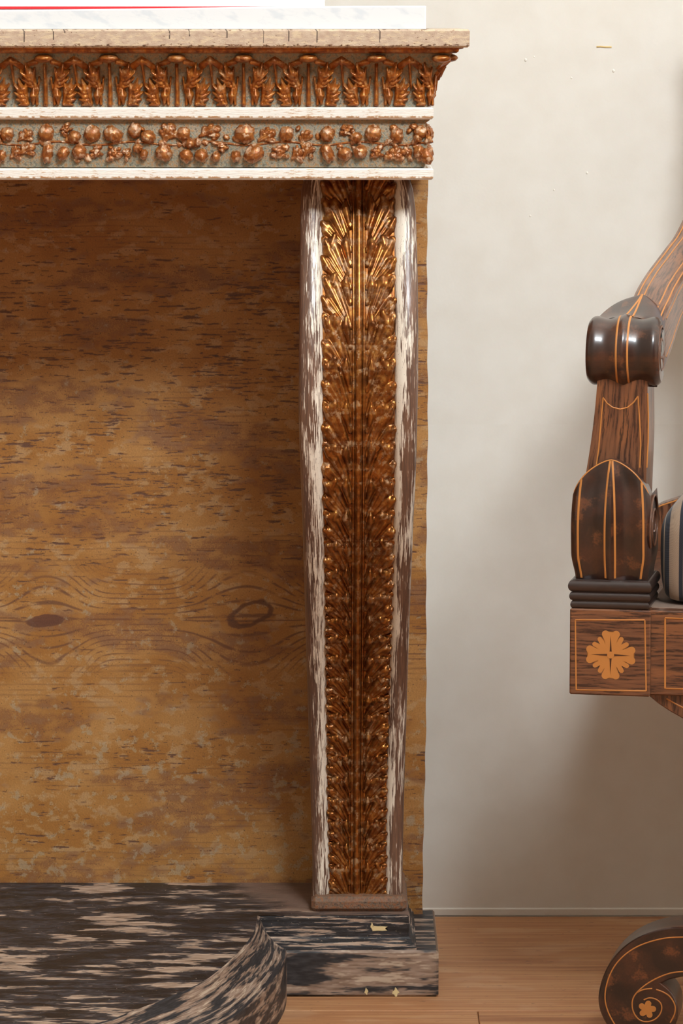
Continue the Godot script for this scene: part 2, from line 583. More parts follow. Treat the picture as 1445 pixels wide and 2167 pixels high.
	var white := texture(1400, 64, func(i: int, j: int):
		var x := i / 1400.0 * 60.0
		var w := (63 - j) / 63.0
		var s: float = nc.get_noise_2d(x * 0.8 + 70, w * 10.0) + 0.3 * nd.get_noise_2d(x * 4, w * 20.0)
		var patch: float = nd.get_noise_2d(x * 0.35 + 11, 2.0)
		var c := c255(240, 236, 228).lerp(c255(226, 216, 204), clampf(0.5 + s, 0, 1) * 0.6)
		c = c.lerp(c255(176, 130, 88), smoothstep(0.52, 0.70, s + patch * 0.6) * 0.7)
		c = c.lerp(c255(150, 96, 48), smoothstep(0.13, 0.08, w + 0.06 * nd.get_noise_2d(x * 5.0, 3.0)) * smoothstep(-0.3, 0.2, nd.get_noise_2d(x * 1.3, 7.0)) * 0.75)
		c.a = clampf(0.6 + 0.4 * s, 0, 1)
		return c)
	surface("white_paint", white, 0.45, 0.03, Vector3(1.6, -80.0, 1))

	# gilding over red-brown bole, rubbed; and the grimy ground behind it
	var ng := noise(1.0, 5, 61)
	var nh := noise(1.0, 3, 62)
	var gilt := texture(512, 512, func(i: int, j: int):
		var u := i / 512.0 * 20.0
		var w := j / 512.0 * 20.0
		var a: float = ng.get_noise_2d(u * 0.35, w * 0.35)
		var b: float = ng.get_noise_2d(u * 1.4 + 30, w * 1.4)
		var f: float = nh.get_noise_2d(u * 6.0, w * 6.0)
		var c := c255(152, 92, 38).lerp(c255(112, 62, 26), clampf(0.5 + a * 1.5, 0, 1))
		c = c.lerp(c255(196, 142, 72), smoothstep(0.12, 0.45, b) * 0.7)
		c = c.lerp(c255(70, 38, 20), smoothstep(0.25, 0.5, -b + 0.2 * f) * 0.7)
		var worn := smoothstep(0.24, 0.40, ng.get_noise_2d(u * 0.9 + 90, w * 0.9) + 0.35 * f)
		c = c.lerp(c255(170, 142, 112), worn * 0.8)
		c.a = clampf(1.0 - worn, 0, 1)
		return c)
	var gm := surface("gilt", gilt, 1.0, 0.0)
	gm.uv1_triplanar = true
	gm.uv1_world_triplanar = true
	gm.uv1_scale = Vector3.ONE * 4.5
	gm.metallic = 0.78
	gm.metallic_texture = grey(gilt)
	gm.roughness = 1.0
	gm.roughness_texture = grey(gilt, 0.55, 0.29)
	var gf: StandardMaterial3D = gm.duplicate()
	gf.albedo_color = Color(1.12, 1.04, 0.92)
	gf.metallic = 0.38
	mat.gilt_toned = gf
	var wornt := texture(512, 512, func(i: int, j: int):
		var u := i / 512.0 * 20.0
		var w := j / 512.0 * 20.0
		var b: float = ng.get_noise_2d(u * 1.6 + 30, w * 1.6)
		var f: float = nh.get_noise_2d(u * 7.0, w * 7.0)
		var c := c255(168, 98, 42).lerp(c255(124, 68, 30), clampf(0.5 + b * 1.6, 0, 1))
		c = c.lerp(c255(206, 150, 84), smoothstep(0.1, 0.4, ng.get_noise_2d(u * 0.8, w * 0.8 + 50)) * 0.6)
		var worn := smoothstep(0.22, 0.34, ng.get_noise_2d(u * 1.1 + 90, w * 1.1) + 0.2 * f)
		c = c.lerp(c255(226, 204, 178), worn * 0.85)
		c.a = clampf(1.0 - worn, 0, 1)
		return c)
	var gw := surface("gilt_worn", wornt, 1.0, 0.0)
	gw.uv1_triplanar = true
	gw.uv1_world_triplanar = true
	gw.uv1_scale = Vector3.ONE * 6.0
	gw.metallic = 0.35
	gw.metallic_texture = grey(wornt)
	gw.roughness_texture = grey(wornt, 0.6, 0.36)
	var grime := texture(512, 512, func(i: int, j: int):
		var u := i / 512.0 * 20.0
		var w := j / 512.0 * 20.0
		var a: float = ng.get_noise_2d(u * 0.5 + 5, w * 0.5)
		var f: float = nh.get_noise_2d(u * 5.0, w * 5.0)
		var b: float = ng.get_noise_2d(u * 2.0 + 60, w * 2.0)
		var c := c255(152, 138, 116).lerp(c255(132, 132, 116), clampf(0.5 + a * 1.6, 0, 1))
		c = c.lerp(c255(164, 114, 66), smoothstep(0.05, 0.35, b + 0.2 * f) * 0.75)
		c = c.lerp(c255(70, 62, 52), smoothstep(0.2, 0.45, -b + 0.25 * f) * 0.6)
		c = c * (1.0 + 0.16 * f)
		c.a = clampf(0.5 + 0.5 * f + 0.3 * b, 0, 1)
		return c)
	for k in 2:
		var gr := surface(["grime", "fillet_gilt"][k], grime if k == 0 else gilt, 0.7 if k == 0 else 0.45, 0.05 if k == 0 else 0.0)
		gr.uv1_triplanar = true
		gr.uv1_world_triplanar = true
		gr.uv1_scale = Vector3.ONE * 6.0
		if k == 1:
			gr.metallic = 0.55

	var gd3: StandardMaterial3D = mat.grime.duplicate()
	gd3.albedo_color = Color(0.86, 0.72, 0.68)
	mat.worn_brown = gd3
	# rosewood, grain along v
	var nw := noise(1.0, 4, 71)
	var rose := texture(512, 1024, func(i: int, j: int):
		var u := i / 512.0
		var w := j / 1024.0
		var wav: float = nw.get_noise_2d(u * 3.0, w * 3.0) * 0.5
		var g: float = nw.get_noise_2d((u + wav * 0.03) * 42.0, w * 4.5)
		var f: float = nw.get_noise_2d(u * 150.0, w * 22.0)
		var l: float = nw.get_noise_2d(u * 5.0 + 7, w * 2.0)
		var c := c255(124, 80, 54).lerp(c255(94, 58, 40), clampf(0.5 + g * 1.4, 0, 1))
		c = c.lerp(c255(146, 92, 56), smoothstep(0.1, 0.4, l) * 0.6)
		c = c.lerp(c255(48, 28, 20), smoothstep(0.16, 0.4, g + 0.5 * f) * 0.75)
		c.a = clampf(0.5 + 0.5 * f, 0, 1)
		return c)
	for k in 2:
		var rw := surface(["rosewood", "rosewood_cross"][k], rose, 0.36, 0.015, [Vector3(7, 4, 1), Vector3(4, 7, 1)][k])
		rw.clearcoat_enabled = true
		rw.clearcoat = 0.35
		rw.clearcoat_roughness = 0.2
	var nk := noise(1.0, 4, 81)
	var carve := texture(512, 512, func(i: int, j: int):
		var u := i / 512.0 * 10.0
		var w := j / 512.0 * 10.0
		var a: float = nk.get_noise_2d(u * 0.5, w * 0.5)
		var f: float = nk.get_noise_2d(u * 8.0, w * 8.0)
		var c := c255(70, 40, 29).lerp(c255(36, 23, 21), clampf(0.5 + a * 1.4, 0, 1))
		c = c.lerp(c255(122, 72, 42), smoothstep(0.22, 0.52, nk.get_noise_2d(u * 0.6 + 30, w * 0.6) + 0.16 * f) * 0.75)
		c = c * (1.0 + 0.15 * f)
		c.a = 1.0
		return c)
	var ck := surface("carved_wood", carve, 0.3, 0.0)
	ck.uv1_triplanar = true
	ck.uv1_scale = Vector3.ONE * 5.0
	ck.clearcoat_enabled = true
	ck.clearcoat = 0.6
	ck.clearcoat_roughness = 0.14
	plain("dusty_wood", c255(140, 118, 104), 0.9)
	plain("inlay", c255(198, 130, 66), 0.4)
	plain("inlay_dark", c255(78, 44, 26), 0.45)
	var dark := plain("ebonised", c255(52, 38, 34), 0.36)
	dark.clearcoat_enabled = true
	dark.clearcoat = 0.3
	dark.clearcoat_roughness = 0.25

	# striped cushion cloth: u across the stripes in metres
	var nq := noise(1.0, 3, 91)
	var cloth := texture(1024, 256, func(i: int, j: int):
		var u := i / 1024.0 * 512.0
		var beige := c255(176, 150, 126)
		var tw2 := 0.5 + 0.5 * sin((u * 1.0 + j * 0.8 * (1.0 if int(u / 26.0) % 2 == 0 else -1.0)) * 0.9)
		var c := beige * (0.88 + 0.08 * tw2 + 0.14 * nq.get_noise_2d(u, j))
		var m := fposmod(u, 128.0)
		for bnd in [[9.0, 22.0], [25.0, 40.0], [68.0, 80.0], [104.0, 112.0]]:
			if m > bnd[0] and m < bnd[1]:
				c = c255(40, 42, 52) * (0.85 + 0.3 * tw2)
		for bnd in [[22.6, 24.4]]:
			if m > bnd[0] and m < bnd[1]:
				c = c255(214, 194, 160)
		c.a = clampf(0.4 + 0.5 * tw2, 0, 1)
		return c)
	var cl2 := surface("striped_cloth", cloth, 0.9, 0.006)
	cl2.rim_enabled = true
	cl2.rim = 0.3

	# painted wall
	var nz := noise(1.0, 4, 95)
	var wall := texture(512, 512, func(i: int, j: int):
		var a: float = nz.get_noise_2d(i * 0.02, j * 0.02)
		var f: float = nz.get_noise_2d(i * 0.3, j * 0.3)
		var c := c255(222, 216, 206).lerp(c255(218, 211, 200), clampf(0.5 + a, 0, 1))
		c.a = clampf(0.5 + 0.5 * f + 0.3 * a, 0, 1)
		return c)
	var wm := surface("wall_paint", wall, 0.75, 0.006)
	wm.uv1_triplanar = true
	wm.uv1_world_triplanar = true
	wm.uv1_scale = Vector3.ONE * 2.0
	plain("ceiling_paint", c255(222, 218, 212), 0.85)
	plain("window_paint", c255(232, 228, 220), 0.5)
	var glass := plain("glass", Color(1, 1, 1, 0.06), 0.02)
	glass.transparency = BaseMaterial3D.TRANSPARENCY_ALPHA
	# marble and book
	var nm := noise(1.0, 5, 97)
	var marble := texture(1024, 128, func(i: int, j: int):
		var u := i / 1024.0 * 12.0
		var w := j / 128.0 * 1.5
		var q: float = nm.get_noise_2d(u * 1.1 + w, w * 2.0)
		var c := c255(224, 226, 227).lerp(c255(208, 213, 218), smoothstep(0.1, 0.5, q) * 0.8)
		c = c.lerp(c255(196, 200, 208), smoothstep(0.06, 0.0, absf(nm.get_noise_2d(u * 0.8 + w * 1.5 + 30, w * 2.0))) * 0.18)
		c.a = 1.0
		return c)
	surface("marble", marble, 0.3, 0.0, Vector3(2.4, 18, 1))
	plain("paper", c255(250, 250, 248), 0.7)
	plain("red_cover", c255(222, 40, 48), 0.45)
	plain("paint_speck", c255(226, 218, 206), 0.6)
	plain("ochre_mark", c255(206, 176, 116), 0.7)
	plain("paint_chip", c255(222, 200, 150), 0.6)

func _ready() -> void:
	rng.seed = 7
	# camera
	var cam := Camera3D.new()
	cam.name = "camera"
	add_child(cam)
	cam.position = EYE
	cam.rotation.x = -PITCH
	cam.fov = rad_to_deg(2.0 * atan(1083.5 / FOCAL))
	cam.near = 0.05
	cam.far = 60.0
	cam.current = true
	# sky
	var env := Environment.new()
	env.background_mode = Environment.BG_SKY
	var sky := Sky.new()
	var psm := ProceduralSkyMaterial.new()
	psm.sky_top_color = c255(150, 176, 214)
	psm.sky_horizon_color = c255(214, 222, 232)
	psm.ground_bottom_color = c255(120, 116, 110)
	psm.ground_horizon_color = c255(170, 168, 164)
	psm.energy_multiplier = 1.0
	sky.sky_material = psm
	env.sky = sky
	env.background_energy_multiplier = 2.0
	env.tonemap_mode = Environment.TONE_MAPPER_LINEAR
	env.tonemap_exposure = 0.5
	env.sdfgi_enabled = true
	env.ssao_enabled = true
	env.ssil_enabled = true
	var we := WorldEnvironment.new()
	we.name = "environment"
	we.environment = env
	add_child(we)
	# daylight in the tall window behind the camera, a little to the right
	var day := AreaLight3D.new()
	day.name = "window_daylight"
	day.area_size = Vector2(FX1 - FX0 - 0.1, FY1 - FY0 - 0.1)
	day.area_normalize_energy = true
	day.light_energy = 85.0
	day.light_color = Color(0.945, 0.98, 1.0)
	day.area_range = 12.0
	day.shadow_enabled = true
	add_child(day)
	day.position = Vector3((FX0 + FX1) / 2, (FY0 + FY1) / 2, RZ - 0.01)

	make_materials()
	build_room()
	build_table()
	build_chair()
	build_small()
	build_shade_wardrobe()

# ---------- room ----------
const RX := 4.2
const LX := -4.2
const RZ := 4.4
const RY := 5.2
const FX0 := 0.7
const FX1 := 2.6
const FY0 := 3.6
const FY1 := 5.0

func build_room() -> void:
	var fl := Node3D.new()
	fl.name = "floor"
	add_child(fl)
	structure(fl, "wide pine floor boards running along the wall")
	var sub := put("subfloor", boxed(Vector3(LX - 0.2, -0.12, -0.2), Vector3(RX + 0.2, -0.022, RZ + 0.2)), mat.floor_wood, fl)
	var z := 0.0
	var k := 0
	while z < RZ:
		var w := 0.1845
		# board ends: one joint shows where the third board begins
		var cuts := [LX, RX]
		if k == 2:
			cuts = [LX, 0.1245, RX]
		elif k % 3 == 1:
			cuts = [LX, -0.9, RX]
		for q in cuts.size() - 1:
			var s := Shape.new()
			var y := -0.0006 * ((k + q) % 2)
			s.box(Vector3(cuts[q] + 0.0003, -0.021, z + (0.0004 if k > 0 else 0.0030)), Vector3(cuts[q + 1] - 0.0003, y, z + w - 0.0004), 0.0007)
			for i in s.t.size():
				s.t[i] = Vector2(s.t[i].x * 0.9 + k * 0.37 + q * 0.2, s.t[i].y + k * 0.11)
			put("plank", s, mat.floor_wood, fl)
		z += w
		k += 1
	var back := put("wall_back", boxed(Vector3(LX - 0.2, -0.1, -0.2), Vector3(RX + 0.2, RY + 0.1, 0.0)), mat.wall_paint)
	structure(back, "greige painted wall behind the table and chair")
	structure(put("wall_left", boxed(Vector3(LX - 0.2, -0.1, 0), Vector3(LX, RY + 0.1, RZ)), mat.wall_paint), "greige painted side wall out of frame")
	var wf := Shape.new()
	wf.box(Vector3(LX - 0.2, -0.1, RZ), Vector3(FX0, RY + 0.1, RZ + 0.2))
	wf.box(Vector3(FX1, -0.1, RZ), Vector3(RX + 0.2, RY + 0.1, RZ + 0.2))
	wf.box(Vector3(FX0, -0.1, RZ), Vector3(FX1, FY0, RZ + 0.2))
	wf.box(Vector3(FX0, FY1, RZ), Vector3(FX1, RY + 0.1, RZ + 0.2))
	structure(put("wall_front", wf, mat.wall_paint), "greige painted wall behind the camera with a window")
	var win2 := Node3D.new()
	win2.name = "window_1"
	add_child(win2)
	structure(win2, "high white painted window behind the camera")
	var f2 := Shape.new()
	for e in [FX0 + 0.02, FX1 - 0.02]:
		f2.box(Vector3(e - 0.02, FY0, RZ + 0.08), Vector3(e + 0.02, FY1, RZ + 0.14))
	for e in [FY0 + 0.02, FY1 - 0.02]:
		f2.box(Vector3(FX0, e - 0.02, RZ + 0.08), Vector3(FX1, e + 0.02, RZ + 0.14))
	put("window_frame", f2, mat.window_paint, win2)
	var xm := (FX0 + FX1) / 2
	put("mullion", boxed(Vector3(xm - 0.02, FY0, RZ + 0.08), Vector3(xm + 0.02, FY1, RZ + 0.14)), mat.window_paint, win2)
	put("pane", boxed(Vector3(xm + 0.02, FY0 + 0.03, RZ + 0.11), Vector3(FX1 - 0.03, FY1 - 0.03, RZ + 0.114), 0.0), mat.glass, win2)
	put("pane", boxed(Vector3(FX0 + 0.03, FY0 + 0.03, RZ + 0.11), Vector3(xm - 0.02, FY1 - 0.03, RZ + 0.114), 0.0), mat.glass, win2)
	structure(put("ceiling", boxed(Vector3(LX - 0.2, RY, -0.2), Vector3(RX + 0.2, RY + 0.2, RZ + 0.2)), mat.ceiling_paint), "white ceiling")
	structure(put("wall_right", boxed(Vector3(RX, -0.1, 0), Vector3(RX + 0.2, RY + 0.1, RZ)), mat.wall_paint), "greige painted side wall on the right, out of frame")
	# slim painted bead where wall and floor meet
	var bd := Shape.new()
	bd.mould(PackedVector2Array([Vector2(LX, 0), Vector2(RX, 0)]), PackedVector2Array([Vector2(0.0013, 0.0008), Vector2(0.0014, 0.0070), Vector2(0.0, 0.0084)]))
	structure(put("baseboard_back", bd, mat.wall_paint), "thin painted bead along the foot of the wall")
	# little lumps and a mark in the wall paint
	for q in [[1112, 127, 3.0], [1298, 150, 3.0], [1209, 165, 2.0], [1242, 366, 2.5], [1172, 402, 2.0], [1122, 457, 2.0], [1130, 120, 1.6]]:
		var p := at_z(q[0], q[1], 0.0)
		var s := Shape.new()
		s.grid(8, 4, func(u: float, w: float): return p + Vector3(cos(u * TAU) * sin(w * PI / 2), sin(u * TAU) * sin(w * PI / 2) * 1.3, cos(w * PI / 2) * 0.5) * q[2] * 0.00045, true)
		put("paint_speck", s, mat.paint_speck, back)
	var mk := Shape.new()
	mk.strip([at_z(1262, 99, 0.0002), at_z(1270, 98.5, 0.0002), at_z(1280, 99.5, 0.0002), at_z(1294, 99.5, 0.0002)], [Vector3.BACK], 0.0016)
	put("scuff_mark", mk, mat.ochre_mark, back)

# ---------- console table ----------
const PZ := 0.177
const CORNICE_Z := 0.427
const TABLE_R := 0.0801
const TABLE_MID := -0.57
const STEP_H := 0.0752
const LEDGE_H := 0.044

func mirror_x(x: float) -> float:
	return 2.0 * TABLE_MID - x

func cat(pts: Array, x: float) -> float:
	# smooth curve through (x, y) points with falling x
	var n := pts.size()
	if x >= pts[0].x:
		return pts[0].y
	for k in n - 1:
		if x >= pts[k + 1].x:
			var f: float = (pts[k].x - x) / (pts[k].x - pts[k + 1].x)
			return cubic_interpolate(pts[k].y, pts[k + 1].y, pts[maxi(k - 1, 0)].y, pts[mini(k + 2, n - 1)].y, f)
	return pts[n - 1].y

var pil_z := [Vector2(0.775, 0.372), Vector2(0.74, 0.382), Vector2(0.70, 0.402), Vector2(0.65, 0.425), Vector2(0.60, 0.437), Vector2(0.55, 0.438), Vector2(0.50, 0.428), Vector2(0.45, 0.408), Vector2(0.40, 0.380), Vector2(0.35, 0.350), Vector2(0.30, 0.322), Vector2(0.25, 0.302), Vector2(0.20, 0.289), Vector2(0.15, 0.283), Vector2(0.08, 0.283)]
var pil_l := [Vector2(0.757, -0.0354), Vector2(0.73, -0.0366), Vector2(0.591, -0.0375), Vector2(0.546, -0.0376), Vector2(0.503, -0.0363), Vector2(0.459, -0.0349), Vector2(0.389, -0.0335), Vector2(0.27, -0.0311), Vector2(0.176, -0.0286), Vector2(0.103, -0.0271)]
var pil_li := [Vector2(0.757, -0.0166), Vector2(0.591, -0.016), Vector2(0.503, -0.0158), Vector2(0.459, -0.0149), Vector2(0.389, -0.0138), Vector2(0.27, -0.0128), Vector2(0.176, -0.0121), Vector2(0.103, -0.0106)]
var pil_ri := [Vector2(0.757, 0.0463), Vector2(0.591, 0.0463), Vector2(0.503, 0.0461), Vector2(0.389, 0.0452), Vector2(0.27, 0.0428), Vector2(0.176, 0.0412), Vector2(0.103, 0.0412)]
var pil_r := [Vector2(0.757, 0.0627), Vector2(0.73, 0.0659), Vector2(0.669, 0.0672), Vector2(0.591, 0.0673), Vector2(0.546, 0.0666), Vector2(0.503, 0.0657), Vector2(0.459, 0.064), Vector2(0.389, 0.0623), Vector2(0.27, 0.0602), Vector2(0.176, 0.0583), Vector2(0.103, 0.0572)]

func build_table() -> void:
	var t := thing("console_table", "antique console table with gilt carved frieze, white worn pilaster and black base", "table")
	var y0 := func(py): return at_z(700, py, CORNICE_Z).y
	var left := mirror_x(TABLE_R)
	var path := PackedVector2Array([Vector2(left, PZ - 0.03), Vector2(left, CORNICE_Z), Vector2(TABLE_R, CORNICE_Z), Vector2(TABLE_R, PZ - 0.03)])
	# top board with its painted lip
	var s := Shape.new()
	s.mould(path, PackedVector2Array([Vector2(-0.02, 0.8755), Vector2(0.0285, 0.8755), Vector2(0.0302, 0.877), Vector2(0.0305, 0.8895), Vector2(0.029, 0.8912), Vector2(-0.05, 0.8912)]))
	s.face(Vector3(left, 0.8912, PZ - 0.03), Vector3(left, 0.8912, CORNICE_Z), Vector3(TABLE_R, 0.8912, CORNICE_Z), Vector3(TABLE_R, 0.8912, PZ - 0.03))
	var top := put("table_top", s, mat.lip_paint, t)
	top.set_meta("label", "beige painted top edge with chipped paint")
	s = Shape.new()
	s.mould(path, PackedVector2Array([Vector2(0.0150, 0.8702), Vector2(0.0195, 0.8708), Vector2(0.0212, 0.8722), Vector2(0.0215, 0.8738), Vector2(0.0250, 0.8746), Vector2(0.0255, 0.8757)]))
	put("gilt_fillet", s, mat.gilt_toned, t)
	# the hollow leaf frieze
	var cove := PackedVector2Array()
	for k in 13:
		var w := k / 12.0
		cove.append(cove_at(w))
	s = Shape.new()
	s.mould(path, cove)
	var ground := put("leaf_frieze", s, mat.grime, t)
	ground.set_meta("label", "hollow moulding carved with gilt acanthus leaves")
	carve_leaf_frieze(ground)
	# two white fillets
	for yy in [[0.8130, 0.8236], [0.7604, 0.7706]]:
		s = Shape.new()
		s.mould(path, PackedVector2Array([Vector2(-0.012, yy[0] + 0.0002), Vector2(-0.0016, yy[0]), Vector2(0.0, yy[0] + 0.0016), Vector2(0.0003, yy[1] - 0.0016), Vector2(-0.0014, yy[1]), Vector2(-0.012, yy[1] - 0.0002)]))
		put("white_fillet", s, mat.white_paint, t)
	s = Shape.new()
	s.mould(path, PackedVector2Array([Vector2(-0.014, 0.7700), Vector2(-0.0075, 0.7712), Vector2(-0.0065, 0.7760), Vector2(-0.0055, 0.7830), Vector2(-0.0050, 0.7915), Vector2(-0.0055, 0.8000), Vector2(-0.0070, 0.8075), Vector2(-0.0062, 0.8100), Vector2(-0.0030, 0.8125), Vector2(-0.003, 0.8135)]))
	var fruit := put("fruit_frieze", s, mat.grime, t)
	fruit.set_meta("label", "flat band carved with gilt fruit and flowers")
	carve_fruit_frieze(fruit)
	put("frame_core", boxed(Vector3(left + 0.016, 0.761, PZ - 0.03), Vector3(TABLE_R - 0.016, 0.875, CORNICE_Z - 0.016)), mat.floor_wood, t)
	# back panel
	s = Shape.new()
	var pr := 0.0812
	var f := func(a: float, b: float): return Vector2((a + 0.40) / 0.4825, (0.775 - b) / 0.735)
	s.face(Vector3(mirror_x(pr), LEDGE_H - 0.004, PZ), Vector3(-0.4, LEDGE_H - 0.004, PZ), Vector3(-0.4, 0.765, PZ), Vector3(mirror_x(pr), 0.765, PZ), f.call(mirror_x(pr), 0.04), f.call(-0.4, 0.04), f.call(-0.4, 0.765), f.call(mirror_x(pr), 0.765))
	# the right-hand edge is a little ragged
	s.grid(6, 90, func(u: float, w: float):
		var h := lerpf(LEDGE_H - 0.004, 0.765, w)
		var edge := pr - 0.0006 * sin(h * 21.0) - 0.0004 * sin(h * 133.0) - 0.0025 * smoothstep(0.35, 0.05, h)
		return Vector3(lerpf(-0.4, edge, pow(u, 0.5)), h, PZ))
	for k in range(4, s.v.size()):
		s.t[k] = f.call(s.v[k].x, s.v[k].y)
	var e0 := s.v.size()
	s.grid(1, 90, func(u: float, w: float):
		var h := lerpf(LEDGE_H - 0.004, 0.765, w)
		var edge := pr - 0.0006 * sin(h * 21.0) - 0.0004 * sin(h * 133.0) - 0.0025 * smoothstep(0.35, 0.05, h)
		return Vector3(edge, h, PZ - 0.02 * u))
	for k in range(e0, s.v.size()):
		s.t[k] = f.call(s.v[k].x, s.v[k].y)
	s.face(Vector3(pr - 0.003, 0.04, PZ - 0.02), Vector3(mirror_x(pr), 0.04, PZ - 0.02), Vector3(mirror_x(pr), 0.765, PZ - 0.02), Vector3(pr - 0.003, 0.765, PZ - 0.02))
	var pan := put("back_panel", s, mat.panel, t)
	pan.set_meta("label", "ochre back board worn to brown streaks and grey primer")
	build_pilaster(t)
	build_base(t)

func cove_at(w: float) -> Vector2:
	# offset and height of the hollow moulding, from its foot to its top
	var o := lerpf(-0.0050, 0.0165, pow(w, 2.3)) - 0.001 * sin(w * PI)
	return Vector2(o, lerpf(0.8234, 0.8708, w))

const MOTIF := 0.0577
func carve_leaf_frieze(g: Node) -> void:
	# strokes in pixels of the photograph: x from the stem, y up from the foot of the hollow
	var leaf := [
		[19, 6, 3, 22, 40, 7, 2.5, 4.6, 0.0], [23, 38, 8, 34, 72, 11, 4.2, 6.4, 0.30], [35, 72, 8, 40, 91, 2.5, 6.2, 4.8, 0.0], [35, 65, 8, 52, 78, 2.5, 6.0, 4.4, 0.0], [33, 54, 8, 49, 62, 2.5, 5.5, 4.0, 0.0], [28, 62, 8, 22, 82, 2.5, 5.5, 4.0, 0.0], [28, 46, 7, 43, 48, 2.5, 4.8, 3.4, 0.0],
		[16, 30, 2, 13, 62, 2.5, 3.0, 3.6, 0.0],
		[41, 8, 6, 51, 38, 12, 4.4, 6.8, 0.34], [51, 40, 9, 57, 59, 2.5, 6.6, 5.2, 0.0], [53, 33, 9, 66, 48, 2.5, 6.4, 4.8, 0.0], [52, 23, 9, 67, 32, 2.5, 6.0, 4.4, 0.0], [49, 14, 8, 64, 17, 2.5, 5.2, 3.8, 0.0], [46, 8, 6, 58, 5, 2.5, 4.2, 3.2, 0.0], [45, 34, 8, 41, 54, 2.5, 5.6, 4.4, 0.0]]
	var bud := [[27, 8, 3, 26, 26, 9, 4.0, 7.0, 0.0], [26, 26, 9, 25, 46, 1.5, 7.0, 4.0, 0.0]]
	var stem := [[0, 5, 5, 0, 88, 3.6, 5.0, 4.5, 0.0]]
	var dart := [[-67, 40, 2.2, -72, 98, 4, 2.0, 4.0, 0.0], [-72, 101, 5.0, -90, 86, 8, 4.2, 0.6, 0.0], [-72, 101, 5.0, -50, 84, 8, 4.2, 0.6, 0.0]]
	var bead := [[-16, 98, 5, -38, 88, 5, 4.0, 1.0, 0.0], [16, 98, 5, 38, 88, 5, 4.0, 1.0, 0.0]]
	var flip := func(a: Array):
		var o := []
		for q in a:
			o.append([-q[0], q[1], q[2], -q[3], q[4], q[5], q[6], q[7], q[8]])
		return o
	var k := MOTIF / 140.0
	var pieces := []
	for d in [["acanthus_leaf", leaf, 8, 72, -2, 96, 46, 64], ["acanthus_leaf", flip.call(leaf), -72, -8, -2, 96, 46, 64], ["leaf_bud", bud, 14, 40, 0, 50, 16, 26], ["leaf_bud", flip.call(bud), -40, -14, 0, 50, 16, 26], ["stem", stem, -7, 7, -2, 96, 10, 26], ["bead_wing", bead, -46, 46, 82, 116, 60, 26], ["dart", dart, -100, -42, 40, 110, 40, 40]]:
		var s := Shape.new()
		s.relief(d[6], d[7], func(u: float, w: float):
			var x: float = lerpf(d[2], d[3], u)
			var y: float = lerpf(d[4], d[5], w)
			var cw := clampf(y / 113.0, 0.0, 1.0)
			var c := cove_at(cw)
			var c2 := cove_at(cw + 0.02)
			var n := Vector3(0, -(c2.x - c.x), c2.y - c.y).normalized()
			return [Vector3(x * k, c.y, c.x), n],
			func(u: float, w: float): return carved(d[1], lerpf(d[2], d[3], u), lerpf(d[4], d[5], w)) * 0.00115)
		pieces.append([d[0], s.mesh()])
	var bs := Shape.new()
	var bn := noise(1.2, 3, 77)
	bs.grid(24, 14, func(u: float, w: float):
		var d := Vector3(cos(u * TAU) * sin(w * PI), -cos(w * PI), sin(u * TAU) * sin(w * PI))
		var q := Vector3(signf(d.x) * pow(absf(d.x), 0.7), d.y, d.z) * (1.0 + 0.12 * bn.get_noise_3dv(d * 1.6))
		return Vector3(q.x * 20.0 * k, cove_at(0.90).y + q.y * 8.5 * k, cove_at(0.90).x + 0.003 + q.z * 0.0075), true)
	pieces.append(["bead", bs.mesh()])
	# along the front
	var x0 := at_z(935, 170, CORNICE_Z).x
	for m in 22:
		for p in pieces:
			var off: float = 0.0
			if m == 0 and p[0] != "bead":
				continue
			var o := put(p[0], p[1], mat.gilt_toned, g)
			o.position = Vector3(x0 - m * MOTIF + 0.0008 * sin(m * 2.3) + off, 0, CORNICE_Z)
			o.scale = Vector3(1.0 + 0.03 * sin(m * 1.7), 1.0, 1.0 + 0.12 * sin(m * 3.1))
			if p[0] == "bead" and m == 0:
				o.position.x -= 0.001
	# the half leaf before the corner
	for idx in [1, 3]:
		var o := put(pieces[idx][0], pieces[idx][1], mat.gilt_toned, g)
		o.position = Vector3(x0 - 0.0012, 0, CORNICE_Z)
		o.scale = Vector3(0.86, 1, 1)
	var o5 := put("dart", pieces[6][1], mat.gilt_toned, g)
	o5.position = Vector3(x0 + 0.001, 0, CORNICE_Z)
	# round the corner on the right-hand end
	for m in 4:
		for p in pieces:
			var o := put(p[0], p[1], mat.gilt_toned, g)
			o.rotation.y = PI / 2
			o.position = Vector3(TABLE_R, 0, CORNICE_Z - 0.034 - m * MOTIF)

